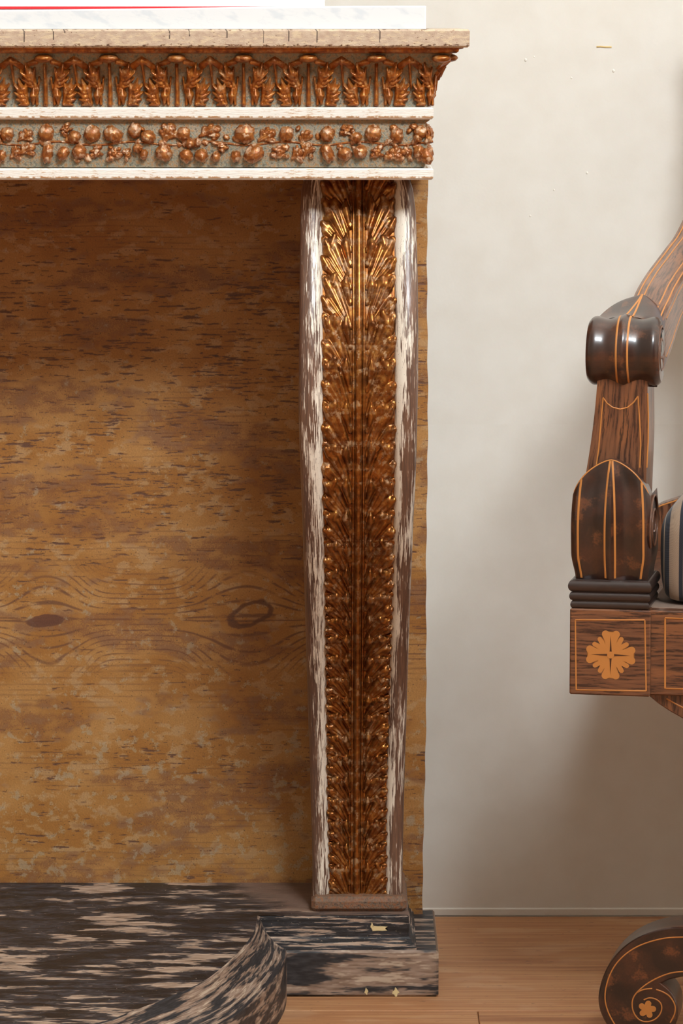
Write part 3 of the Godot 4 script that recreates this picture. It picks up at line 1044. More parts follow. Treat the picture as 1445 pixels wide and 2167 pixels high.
func carve_fruit_frieze(g: Node) -> void:
	# [kind, x, y, width, height, tilt] in pixels of the photograph
	var spots := [
		["b", 14, 284, 26, 26, 0.1], ["l", 52, 289, 28, 24, 0.5], ["b", 97, 282, 30, 32, 0], ["f", 138, 273, 26, 22, 0], ["b", 157, 290, 24, 24, 0.4], ["b", 195, 284, 32, 32, -0.3], ["b", 239, 285, 40, 28, 0.5], ["b", 285, 276, 26, 30, 0.2], ["b", 313, 290, 30, 24, 0.4], ["l", 356, 283, 34, 36, 0.5], ["b", 388, 284, 26, 28, 0], ["b", 402, 304, 20, 20, 0], ["b", 417, 301, 16, 18, 0], ["l", 443, 280, 38, 26, 0.1], ["f", 468, 309, 34, 22, 0],
		["b", 3, 330, 18, 22, 0], ["l", 32, 326, 20, 28, 0], ["l", 56, 318, 30, 26, 0.5], ["b", 100, 324, 22, 38, 0.1], ["b", 133, 325, 22, 28, 0.5], ["b", 167, 322, 28, 28, 0], ["f", 202, 322, 28, 28, 0], ["f", 240, 325, 36, 32, 0], ["f", 268, 325, 18, 28, 0], ["b", 291, 314, 20, 18, 0.4], ["b", 304, 327, 16, 20, 0.2], ["b", 346, 325, 34, 30, 0.5], ["b", 394, 330, 26, 26, -0.4], ["b", 426, 329, 26, 26, -0.3], ["b", 457, 332, 18, 20, 0], ["b", 499, 331, 20, 22, 0],
		["b", 518, 283, 38, 36, 0], ["l", 564, 289, 32, 30, 0.2], ["b", 606, 283, 28, 28, 0.2], ["l", 645, 291, 28, 22, 0.6], ["b", 692, 285, 28, 30, 0.2], ["f", 732, 277, 26, 26, 0], ["b", 753, 291, 24, 22, 0.3], ["b", 790, 283, 32, 32, -0.2], ["b", 840, 287, 26, 28, 0], ["l", 826, 300, 30, 12, 0.3], ["b", 890, 280, 26, 24, 0], ["b", 884, 292, 18, 18, 0], ["f", 906, 290, 16, 34, 0],
		["b", 537, 327, 42, 32, -0.5], ["f", 591, 322, 38, 34, 0], ["l", 628, 328, 20, 32, 0.2], ["l", 648, 319, 30, 26, 0.6], ["b", 693, 324, 24, 36, -0.4], ["b", 729, 326, 26, 26, -0.2], ["b", 762, 322, 28, 26, 0.2], ["f", 797, 322, 28, 30, 0], ["f", 836, 325, 40, 38, 0], ["f", 862, 322, 22, 34, 0], ["b", 886, 321, 20, 24, 0.3], ["b", 903, 331, 24, 32, -0.3]]
	var ball := []
	for q in 3:
		var nz := noise(1.1, 3, 200 + q)
		var s := Shape.new()
		s.grid(20, 12, func(u: float, w: float):
			var d := Vector3(cos(u * TAU) * sin(w * PI), -cos(w * PI), sin(u * TAU) * sin(w * PI))
			return d * (1.0 + 0.26 * nz.get_noise_3dv(d * 1.3) + 0.12 * nz.get_noise_3dv(d * 4.0)) * 0.5, true)
		ball.append(s.mesh())
	# clusters of knobbly petals and rubbed leaves
	var flower := []
	var leafy := []
	for q in 3:
		for kind in 2:
			var nz := noise(3.0, 3, 300 + q * 2 + kind)
			var st := []
			if kind == 0:
				for a in 7:
					var an := a * TAU / 6.3 + q * 0.9
					var rr := 0.22 + 0.10 * sin(a * 2.7 + q)
					var sz := 0.15 + 0.05 * sin(a * 4.3 + q * 2.0)
					st.append([cos(an) * rr * 0.7, sin(an) * rr, sz, cos(an) * rr * 1.2, sin(an) * rr * 1.15, sz * 0.8, 0.65 + 0.25 * sin(a * 3.1 + q), 0.8, 0.0])
				st.append([0, 0, 0.16, 0.03, 0.02, 0.15, 0.95, 0.9, 0.3])
			else:
				st = [[-0.40, -0.12, 0.10, 0.26, 0.10, 0.24, 0.5, 0.95, 0.25], [-0.2, -0.02, 0.08, 0.10, 0.36, 0.13, 0.5, 0.7, 0.2], [-0.15, -0.12, 0.09, 0.26, -0.28, 0.16, 0.5, 0.8, 0.2], [-0.28, 0.02, 0.08, -0.18, 0.30, 0.11, 0.4, 0.6, 0.0]]
				if q > 0:
					st.append([0.05, 0.02, 0.2, 0.2, 0.08, 0.18, 0.85, 1.0, 0.0])
			var s := Shape.new()
			s.relief(26, 26, func(u: float, w: float): return [Vector3(u - 0.5, w - 0.5, 0), Vector3.BACK], func(u: float, w: float): return (carved(st, u - 0.5, w - 0.5) + 0.12 * nz.get_noise_2d(u * 2, w * 2)) * 0.55, 0.1)
			(flower if kind == 0 else leafy).append(s.mesh())
	var pxm := (at_z(900, 300, CORNICE_Z).x - at_z(0, 300, CORNICE_Z).x) / 900.0
	var base_z := CORNICE_Z - 0.0056
	for rep in 4:
		var n := 0
		for sp in spots:
			n += 1
			var p := at_z(sp[1] - rep * 912.0, sp[2], CORNICE_Z)
			if p.x < mirror_x(TABLE_R) + 0.01:
				continue
			var me: ArrayMesh = ball[n % 3]
			var called := "berry"
			var deep := 0.0125
			if sp[0] == "f":
				me = flower[n % 3]
				called = "flower"
				deep = 0.0085
			elif sp[0] == "l":
				me = leafy[n % 3]
				called = "leaf"
				deep = 0.009
			var o := put(called, me, mat.gilt_worn, g)
			o.position = Vector3(p.x, p.y, base_z + (0.0012 if sp[0] == "b" else 0.0))
			o.rotation.z = -sp[5] if sp[0] == "b" else sp[5] + 0.3 * sin(n * 2.0)
			var grow := 1.12 if sp[0] == "b" else 1.35
			o.scale = Vector3(sp[3] * pxm * grow, sp[4] * pxm * grow, deep * (0.8 + 0.4 * sp[3] / 40.0))
	# small seeds and buds between the larger fruit
	for q in 120:
		var x := rng.randf_range(-1150.0, 905.0)
		var p := at_z(x, [rng.randf_range(268, 296), rng.randf_range(298, 312), rng.randf_range(312, 340)][q % 3], CORNICE_Z)
		if p.x < mirror_x(TABLE_R) + 0.01:
			continue
		var o := put("seed", ball[q % 3], mat.gilt_worn, g)
		var r := rng.randf_range(8, 15) * pxm
		o.position = Vector3(p.x, p.y, base_z)
		o.rotation.z = rng.randf_range(-1.5, 1.5)
		o.scale = Vector3(r * 1.35, r, rng.randf_range(0.005, 0.008))
	# the winding stalk between the two rows
	var st := Shape.new()
	var pts := []
	for q in 120:
		var x := lerpf(mirror_x(TABLE_R), TABLE_R, q / 119.0)
		pts.append(Vector3(x, 0.7921 + 0.0016 * sin(x * 95.0), base_z + 0.0003))
	st.tube(pts, 0.0011, 6)
	put("stalk", st, mat.gilt_worn, g)
	# fruit on the right-hand end
	for q in 9:
		for row in 2:
			var o := put("berry", ball[(q + row) % 3], mat.gilt_worn, g)
			o.position = Vector3(TABLE_R - 0.0050, 0.7995 - row * 0.0165, CORNICE_Z - 0.016 - q * 0.019 - row * 0.006)
			o.scale = Vector3(0.012, 0.0125, 0.0125)

func pil_at(h: float) -> float:
	return cat(pil_z, h)

func build_pilaster(t: Node) -> void:
	var top := 0.7625
	var bot := 0.0860
	# body
	var s := Shape.new()
	s.grid(1, 60, func(u: float, w: float):
		var h := lerpf(bot, top, w)
		return Vector3(lerpf(cat(pil_li, h) - 0.004, cat(pil_ri, h) + 0.004, u), h, pil_at(h) - 0.0015))
	for side in 2:
		s.grid(1, 60, func(u: float, w: float):
			var h := lerpf(bot, top, w)
			var x := (cat(pil_l, h) + 0.0015) if side == 0 else (cat(pil_r, h) - 0.0015)
			return Vector3(x, h, lerpf(PZ - 0.001, pil_at(h) - 0.004, u)), side == 1)
	var body := put("pilaster", s, mat.gilt, t)
	body.set_meta("label", "bowed scroll pilaster carved with tiers of gilt leaves")
	# two round mouldings
	for side in 2:
		s = Shape.new()
		s.grid(14, 110, func(u: float, w: float):
			var h := lerpf(bot, top, w)
			var a := cat(pil_l, h) if side == 0 else cat(pil_ri, h)
			var b := cat(pil_li, h) if side == 0 else cat(pil_r, h)
			var r := (b - a) / 2.0
			var an := lerpf(PI * 1.12, -PI * 0.12, u)
			# rounded shoulder at the outer top
			var sh := smoothstep(0.752, 0.7625, h) * 0.004
			return Vector3((a + b) / 2.0 + cos(an) * (r - sh * 0.4) + (sh * 0.5 if side == 0 else -sh * 0.5), h, pil_at(h) - 0.0035 + sin(an) * r * 0.92))
		var rl := put("roll_moulding", s, mat["roll_%d" % side], body)
		rl.set_meta("label", "round moulding with white paint rubbed to brown")
	# side boards of the pilaster
	# midrib
	s = Shape.new()
	var pts := []
	for k in 60:
		var h := lerpf(bot, top, k / 59.0)
		pts.append(Vector3(rib_x(h), h, pil_at(h) + 0.0008))
	s.tube(pts, 0.0027, 10)
	put("midrib", s, mat.gilt, body)
	for sd in [-1.0, 1.0]:
		s = Shape.new()
		pts = []
		for k in 60:
			var h := lerpf(bot, top, k / 59.0)
			pts.append(Vector3(rib_x(h) + sd * 0.0046, h, pil_at(h) - 0.001))
		s.tube(pts, 0.0014, 6)
		put("rib_edge", s, mat.gilt, body)
	# leaves: right half, x from the rib to the moulding, y up; in units of 66 px
	var variants := []
	for q in 3:
		var j := (q - 1) * 0.05
		var st := [
			[0.42, -0.05, 0.34, 0.56, 0.55, 0.40, 0.22, 0.30, 0.0],
			[0.08, -0.26, 0.06, 0.66 + j, 0.80, 0.30, 0.35, 0.92, 0.30], [0.66 + j, 0.86, 0.16, 0.60, 1.04 + j, 0.12, 0.92, 1.02, 0.0], [0.80, 0.78, 0.15, 0.90, 0.94, 0.12, 0.85, 0.98, 0.0],
			[0.22, -0.24, 0.06, 0.84, 0.34 + j, 0.21, 0.40, 0.88, 0.30], [0.84, 0.30, 0.14, 0.99, 0.46 + j, 0.11, 0.80, 0.92, 0.0],
			[0.42, -0.28, 0.05, 0.94, 0.00, 0.14, 0.30, 0.55, 0.2],
			[0.10, 0.30, 0.04, 0.25, 0.84 + j, 0.165, 0.50, 1.15, 0.0], [0.25, 0.84 + j, 0.165, 0.23, 1.12 + j, 0.03, 1.15, 0.9, 0.0],
			[0.09, 0.36, 0.085, 0.09, 0.40, 0.085, 0.7, 0.7, 0.85]]
		for side in [1.0, -1.0]:
			var lf := Shape.new()
			lf.relief(30, 38, func(u: float, w: float):
				return [Vector3(side * (u * 1.08 - 0.02), lerpf(-0.30, 1.22, w), 0), Vector3.BACK],
				func(u: float, w: float):
					var x: float = u * 1.08 - 0.02
					var y := lerpf(-0.30, 1.22, w)
					var h := carved(st, x, y)
					return h, 0.25)
			# mirrored sheets need their faces turned
			if side < 0:
				for k in range(0, lf.i.size(), 3):
					var c := lf.i[k + 1]
					lf.i[k + 1] = lf.i[k + 2]
					lf.i[k + 2] = c
			variants.append(lf.mesh())
	var tiers := [0.7600, 0.7389, 0.7055, 0.6731, 0.64, 0.6009, 0.5639, 0.528, 0.4952, 0.4659, 0.4379, 0.41, 0.3865, 0.3632, 0.3445, 0.3243, 0.3024, 0.2825, 0.2653, 0.2439, 0.2228, 0.2017, 0.1805, 0.1584, 0.1366, 0.1159]
	for k in tiers.size():
		var hi: float = tiers[k]
		var lo: float = tiers[k + 1] if k < tiers.size() - 1 else 0.0893
		if k == 0:
			hi = 0.772
		var zt := pil_at(hi)
		var zb := pil_at(lo)
		var up := Vector3(0, hi - lo, zt - zb)
		var nrm := Vector3.RIGHT.cross(up).normalized()
		for side in 2:
			var o := put("acanthus_leaf", variants[((k * 2 + side) % 3) * 2 + side], mat.gilt, body)
			var w: float = (cat(pil_ri, lo) - rib_x(lo) - 0.0048) if side == 0 else (rib_x(lo) - 0.0048 - cat(pil_li, lo))
			o.transform = Transform3D(Basis(Vector3.RIGHT * w * 1.03, up, nrm * 0.0068), Vector3(rib_x(lo) + (0.0048 if side == 0 else -0.0048), lo, zb - 0.0018))
	# foot of the pilaster
	s = boxed(Vector3(-0.0282, STEP_H - 0.0005, PZ), Vector3(0.0606, 0.0892, 0.2985), 0.004)
	put("foot_moulding", s, mat.worn_brown, body)
	# the pilaster at the far end, beyond the frame
	var far := body.duplicate()
	for c in far.get_children():
		if c.name.begins_with("acanthus"):
			far.remove_child(c)
			c.free()
	far.name = "pilaster"
	t.add_child(far, true)
	far.position.x = mirror_x(TABLE_R) - 0.0801 + 0.092
func rib_x(h: float) -> float:
	return lerpf(0.0143, 0.0152, smoothstep(0.1, 0.7, h))

func build_base(t: Node) -> void:
	# plan of the upper edge, from the middle of the table round to the right-hand end
	var half := [Vector2(-0.57, 0.79), Vector2(-0.45, 0.785), Vector2(-0.36, 0.768), Vector2(-0.29, 0.742), Vector2(-0.24, 0.717), Vector2(-0.1992, 0.6865), Vector2(-0.1757, 0.653), Vector2(-0.1461, 0.6048), Vector2(-0.1232, 0.5622), Vector2(-0.1113, 0.5290), Vector2(-0.0972, 0.4743), Vector2(-0.0861, 0.4191), Vector2(-0.0806, 0.3801), Vector2(-0.0783, 0.3476), Vector2(-0.0778, 0.3118)]
	var cv := Curve2D.new()
	for k in half.size():
		var a: Vector2 = half[maxi(k - 1, 0)]
		var b: Vector2 = half[mini(k + 1, half.size() - 1)]
		cv.add_point(half[k], -(b - a) / 6.0, (b - a) / 6.0)
	cv.bake_interval = 0.008
	var bow := cv.get_baked_points()
	# middle platform: mirrored bow, hollow moulding and upright edge
	var path := PackedVector2Array()
	for k in range(bow.size() - 1, 0, -1):
		path.append(Vector2(mirror_x(bow[k].x), bow[k].y))
	path.append_array(bow)
	var s := Shape.new()
	var poly := PackedVector2Array([Vector2(path[0].x, PZ)])
	poly.append_array(path)
	poly.append_array(PackedVector2Array([Vector2(0.0623, 0.3110), Vector2(0.0623, PZ)]))
	var tr := Geometry2D.triangulate_polygon(poly)
	for p in poly:
		s.vert(Vector3(p.x, STEP_H, p.y), Vector2((p.x + 0.45) / 0.52, (p.y - 0.17) / 0.58))
	for k in range(0, tr.size(), 3):
		var a := poly[tr[k]]
		var b := poly[tr[k + 1]]
		var c := poly[tr[k + 2]]
		if (b - a).cross(c - a) < 0:
			s.tri(tr[k], tr[k + 1], tr[k + 2])
		else:
			s.tri(tr[k], tr[k + 2], tr[k + 1])
	var pl := put("platform", s, mat.platform_paint, t)
	pl.set_meta("label", "low platform in black paint worn to pale streaks")
	s = Shape.new()
	var prof := PackedVector2Array([Vector2(0.0262, LEDGE_H + 0.0012), Vector2(0.0215, LEDGE_H + 0.0030), Vector2(0.0150, LEDGE_H + 0.0072), Vector2(0.0090, LEDGE_H + 0.0140), Vector2(0.0050, LEDGE_H + 0.0215), Vector2(0.0030, STEP_H - 0.004), Vector2(0.0026, STEP_H - 0.0012), Vector2(0.0, STEP_H)])
	s.mould(path, prof, 0.6)
	put("hollow_moulding", s, mat.hollow_paint, pl)
	s = Shape.new()
	s.mould(path, PackedVector2Array([Vector2(0.0272, 0.0), Vector2(0.0272, LEDGE_H - 0.002), Vector2(0.0262, LEDGE_H + 0.0012)]), 0.2)
	put("upright_edge", s, mat.block_paint, pl)
	# blocks under the pilasters
	for side in 2:
		var q := func(x: float): return x if side == 0 else mirror_x(x)
		var xs := [q.call(-0.0779), q.call(0.0625)]
		xs.sort()
		var xl := [q.call(-0.0780), q.call(0.0900)]
		xl.sort()
		var b := put("base_block", boxed(Vector3(xl[0], 0.0, PZ - 0.022), Vector3(xl[1], LEDGE_H, 0.3206), 0.0022), mat.block_paint, t)
		for i in 1:
			b.set_meta("label", "black painted plinth block chipped to pale wood")
		put("upper_step", boxed(Vector3(xs[0], LEDGE_H - 0.001, PZ - 0.001), Vector3(xs[1], STEP_H - (0.0003 if side == 0 else 0.0), 0.3112), 0.0010), mat.black_paint_edge, b)
		# small stepped moulding between the two
		s = Shape.new()
		var pth := PackedVector2Array([Vector2(xs[0], 0.3112), Vector2(xs[1], 0.3112)])
		if side == 0:
			pth = PackedVector2Array([Vector2(-0.0779, 0.3112), Vector2(0.0625, 0.3112), Vector2(0.0625, PZ)])
		s.mould(pth, PackedVector2Array([Vector2(0.0072, LEDGE_H - 0.0005), Vector2(0.0070, LEDGE_H + 0.0025), Vector2(0.0052, LEDGE_H + 0.0036), Vector2(0.0050, LEDGE_H + 0.0052), Vector2(0.0026, LEDGE_H + 0.0066), Vector2(0.0022, LEDGE_H + 0.0092), Vector2(-0.0005, LEDGE_H + 0.0115)]), 0.9)
		put("step_moulding", s, mat.black_paint_edge, b)
		if side == 0:
			for ch in [[802, 1965, 34, 12], [837, 2100, 13, 18], [775, 2098, 7, 14], [787, 1960, 6, 14]]:
				var zz := 0.3113 if ch[1] < 2000 else 0.3207
				var p := at_z(ch[0], ch[1], zz)
				var cs := Shape.new()
				var po := PackedVector2Array()
				for a in 11:
					var an := a * TAU / 11.0
					var rr := 1.0 + 0.3 * sin(a * 4.1 + ch[0])
					po.append(Vector2(p.x + cos(an) * ch[2] * 0.000215 * rr, p.y + sin(an) * ch[3] * 0.000215 * rr))
				cs.prism(po, zz - 0.0008, zz + 0.0002, 0.0001, false)
				put("paint_chip", cs, mat.paint_chip, b)

# ---------- armchair ----------
const CHAIR_AT := Vector3(0.2335, 0, 0.4991)
const CHAIR_TURN := 0.19199
func on_chair(px: float, py: float, zl: float) -> Vector3:
	var cz := Vector3(-sin(CHAIR_TURN), 0, cos(CHAIR_TURN))
	var cx := Vector3(cos(CHAIR_TURN), 0, sin(CHAIR_TURN))
	var d := ray(px, py)
	var t := ((CHAIR_AT - EYE).dot(cz) + zl) / d.dot(cz)
	var p := EYE + d * t - CHAIR_AT
	return Vector3(p.dot(cx), p.y, zl)

const SEAT_W := 0.50
func flute(u: float) -> float:
	# cross-section of the carved scrolls: raised middle rib, two hollows, raised rounded borders
	var a := absf(u)
	var h := -0.5 + 0.5 * cos(a * PI * 2.15) if a < 0.93 else -0.5 + 0.5 * cos(0.93 * PI * 2.15)
	var rib := 0.35 * exp(-pow(a / 0.075, 2))
	return h + rib

func build_chair() -> void:
	var ch := thing("armchair", "rosewood armchair with pale inlaid lines and carved scroll arms", "chair", CHAIR_AT)
	ch.rotation.y = -CHAIR_TURN
	for side in 2:
		var dx := 0.0 if side == 0 else SEAT_W
		arm_set(ch, dx)
	# seat rails
	var s := boxed(Vector3(0.030, 0.3168, -0.05), Vector3(SEAT_W - 0.030, 0.3915, -0.0045), 0.0012)
	for k in s.t.size():
		s.t[k] = Vector2(s.t[k].y, s.t[k].x)
	var rail := put("seat_rail", s, mat.rosewood, ch)
	var inl := Shape.new()
	var a := on_chair(1407, 1308, -0.0045)
	var b := on_chair(1407, 1457, -0.0045)
	var xr := SEAT_W - a.x
	inl.strip([Vector3(a.x, a.y, -0.0045), Vector3(b.x, b.y, -0.0045)], [Vector3.BACK], 0.0018)
	inl.strip([Vector3(a.x, a.y, -0.0045), Vector3(xr, a.y, -0.0045)], [Vector3.BACK], 0.0016)
	inl.strip([Vector3(b.x, b.y, -0.0045), Vector3(xr, b.y, -0.0045)], [Vector3.BACK], 0.0016)
	inl.strip([Vector3(xr, b.y, -0.0045), Vector3(xr, a.y, -0.0045)], [Vector3.BACK], 0.0018)
	put("inlay_line", inl, mat.inlay, rail)
	for x in [-0.010, SEAT_W - 0.040]:
		put("seat_rail", boxed(Vector3(x, 0.322, -0.40), Vector3(x + 0.05, 0.391, -0.05)), mat.rosewood_cross, ch)
	put("seat_board", boxed(Vector3(0.03, 0.375, -0.39), Vector3(SEAT_W - 0.03, 0.392, -0.02)), mat.dusty_wood, ch)
	put("seat_rail", boxed(Vector3(-0.01, 0.322, -0.42), Vector3(SEAT_W + 0.01, 0.391, -0.385)), mat.rosewood_cross, ch)
	# curved lower board of the back, seen past the cushion
	var poly := PackedVector2Array([Vector2(-0.02, 0.385), Vector2(SEAT_W + 0.02, 0.385)])
	for k in 25:
		var f := 1.0 - k / 24.0
		poly.append(Vector2(lerpf(-0.02, SEAT_W + 0.02, f), 0.425 + 0.055 * pow(sin(f * PI), 0.75)))
	s = Shape.new()
	s.prism(poly, -0.40, -0.375, 0.001)
	var low := put("back_board", s, mat.rosewood, ch)
	inl = Shape.new()
	var pts := []
	for k in 25:
		var f := k / 24.0
		pts.append(Vector3(lerpf(-0.02, SEAT_W + 0.02, f), 0.4235 + 0.055 * pow(sin(f * PI), 0.75), -0.375))
	inl.strip(pts, [Vector3.BACK], 0.0015)
	put("inlay_line", inl, mat.inlay, low)
	# upright back posts and crest
	for x in [0.060, SEAT_W - 0.060]:
		s = Shape.new()
		s.tube([Vector3(x, 0.36, -0.40), Vector3(x, 0.6, -0.41), Vector3(x, 0.78, -0.43), Vector3(x, 0.90, -0.452)], [0.018, 0.017, 0.016, 0.015], 8)
		put("back_post", s, mat.rosewood, ch)
	s = Shape.new()
	s.prism(PackedVector2Array([Vector2(0.054, 0.83), Vector2(SEAT_W - 0.054, 0.83), Vector2(SEAT_W - 0.044, 0.91), Vector2(SEAT_W * 0.75, 0.94), Vector2(SEAT_W * 0.5, 0.95), Vector2(SEAT_W * 0.25, 0.94), Vector2(0.044, 0.91)]), -0.462, -0.432, 0.002)
	put("crest_rail", s, mat.rosewood, ch)
	# the lower, turned-up half of the X frame in front: a hanging bow under the seat
	s = Shape.new()
	var outer := []
	var inner := []
	var mid := SEAT_W / 2.0
	var drop := [Vector2(0.250, 0.250), Vector2(0.18, 0.256), Vector2(0.13, 0.270), Vector2(0.09, 0.2845), Vector2(0.063, 0.2954), Vector2(0.044, 0.3056), Vector2(0.030, 0.3170)]
	for k in 41:
		var x := lerpf(0.030, SEAT_W - 0.030, k / 40.0)
		var y := cat(drop, minf(x, SEAT_W - x))
		outer.append(Vector2(x, y))
		inner.append(Vector2(lerpf(0.06, SEAT_W - 0.06, k / 40.0), minf(0.3168, y + 0.045)))
	# the photograph shows its left end: a shallow outside curve
	var pl := PackedVector2Array()
	for p in outer:
		pl.append(p)
	inner.reverse()
	for p in inner:
		pl.append(p)
	s.prism(pl, -0.060, -0.012, 0.001)
	var bow := put("hanging_bow", s, mat.rosewood, ch)
	inl = Shape.new()
	pts = []
	for k in 41:
		var x := lerpf(0.048, SEAT_W - 0.048, k / 40.0)
		pts.append(Vector3(x, cat(drop, minf(x, SEAT_W - x)) + 0.0095, -0.012))
	inl.strip(pts, [Vector3.BACK], 0.0014)
	put("inlay_line", inl, mat.inlay, bow)
	# standing bow with scroll feet
	standing_bow(ch, -0.045, 0.0)
	for x in [0.075, SEAT_W - 0.075]:
		s = Shape.new()
		s.tube([Vector3(x, 0.33, -0.395), Vector3(x, 0.2, -0.385), Vector3(x, 0.09, -0.40), Vector3(x, 0.0, -0.44)], [0.020, 0.018, 0.016, 0.014], 10)
		put("rear_leg", s, mat.rosewood, ch)
	s = Shape.new()
	s.tube([Vector3(mid, 0.235, -0.36), Vector3(mid, 0.235, -0.03)], 0.016, 12)
	put("stretcher", s, mat.rosewood, ch)

func standing_bow(ch: Node, z0: float, z1: float) -> void:
	var px := [[1445, 1962], [1420, 1963], [1392, 1968], [1362, 1978], [1334, 1993], [1310, 2013], [1290, 2038], [1276, 2066], [1268, 2094], [1266, 2120], [1272, 2146], [1286, 2172], [1306, 2193], [1332, 2208], [1362, 2214], [1392, 2208], [1416, 2192], [1430, 2166], [1434, 2138], [1428, 2112], [1414, 2092], [1400, 2081], [1416, 2073], [1445, 2067]]
	var foot := []
	for k in px.size():
		var a: Array = px[maxi(k - 1, 0)]
		var b: Array = px[k]
		var c: Array = px[mini(k + 1, px.size() - 1)]
		var d: Array = px[mini(k + 2, px.size() - 1)]
		for f in (4 if k < 20 else 1):
			var p := on_chair(cubic_interpolate(b[0], c[0], a[0], d[0], f / 4.0), cubic_interpolate(b[1], c[1], a[1], d[1], f / 4.0), 0.0)
			foot.append(Vector2(p.x, maxf(p.y, 0.0003)))
	var mid := SEAT_W / 2.0
	var poly := PackedVector2Array()
	# left foot outline from the leg's upper edge down round the scroll to its lower edge, then over to the right foot
	for p in foot:
		poly.append(p)
	poly.append(Vector2(0.12, 0.088))
	poly.append(Vector2(0.17, 0.125))
	poly.append(Vector2(0.22, 0.155))
	poly.append(Vector2(mid, 0.163))
	poly.append(Vector2(2 * mid - 0.22, 0.155))
	poly.append(Vector2(2 * mid - 0.17, 0.125))
	poly.append(Vector2(2 * mid - 0.12, 0.088))
	for k in range(foot.size() - 1, -1, -1):
		poly.append(Vector2(2 * mid - foot[k].x, foot[k].y))
	poly.append(Vector2(2 * mid - 0.10, 0.130))
	poly.append(Vector2(2 * mid - 0.14, 0.162))
	poly.append(Vector2(2 * mid - 0.19, 0.205))
	poly.append(Vector2(mid, 0.222))
	poly.append(Vector2(0.19, 0.205))
	poly.append(Vector2(0.14, 0.162))
	poly.append(Vector2(0.10, 0.130))
	var s := Shape.new()
	s.prism(poly, z0, z1, 0.0012)
	var bow := put("scroll_leg", s, mat.carved_wood, ch)
	bow.set_meta("label", "dark bowed leg frame ending in scroll feet")
	if z1 < -0.01:
		return
	# inlaid lines on the scroll foot
	var lines := [
		[[1445, 1983], [1410, 1985], [1375, 1993], [1345, 2005], [1318, 2024], [1298, 2048], [1285, 2078], [1280, 2108], [1284, 2134], [1296, 2160], [1312, 2182], [1335, 2198], [1365, 2204]],
		[[1445, 2056], [1420, 2059], [1392, 2069], [1366, 2084], [1346, 2102], [1338, 2118], [1339, 2138], [1349, 2155], [1364, 2162], [1382, 2159], [1395, 2148], [1400, 2134], [1397, 2122], [1386, 2114], [1373, 2112], [1362, 2116]],
		[[1348, 2100], [1362, 2094], [1380, 2092]], [[1388, 2094], [1404, 2100], [1418, 2110], [1428, 2128], [1427, 2146], [1418, 2164]]]
	for l in lines:
		var cvp := []
		for k in l.size() - 1:
			for f in 5:
				var p0: Array = l[maxi(k - 1, 0)]
				var p1: Array = l[k]
				var p2: Array = l[k + 1]
				var p3: Array = l[mini(k + 2, l.size() - 1)]
				var w := f / 5.0
				cvp.append(on_chair(cubic_interpolate(p1[0], p2[0], p0[0], p3[0], w), cubic_interpolate(p1[1], p2[1], p0[1], p3[1], w), z1))
		cvp.append(on_chair(l[l.size() - 1][0], l[l.size() - 1][1], z1))
		var inl := Shape.new()
		inl.strip(cvp, [Vector3.BACK], 0.0013)
		put("inlay_line", inl, mat.inlay, bow)
	var po := PackedVector2Array()
	var c := on_chair(1369, 2136, 0)
	for k in 40:
		var an := TAU * k / 40.0
		var r := 0.0030 + 0.0050 * pow(absf(cos(an * 2.5 - 0.3)), 0.5)
		po.append(Vector2(c.x + cos(an) * r, c.y + sin(an) * r))
	var fs := Shape.new()
	fs.prism(po, z1 - 0.0005, z1 + 0.0003, 0.0001, false)
	put("inlay_flower", fs, mat.inlay, bow)

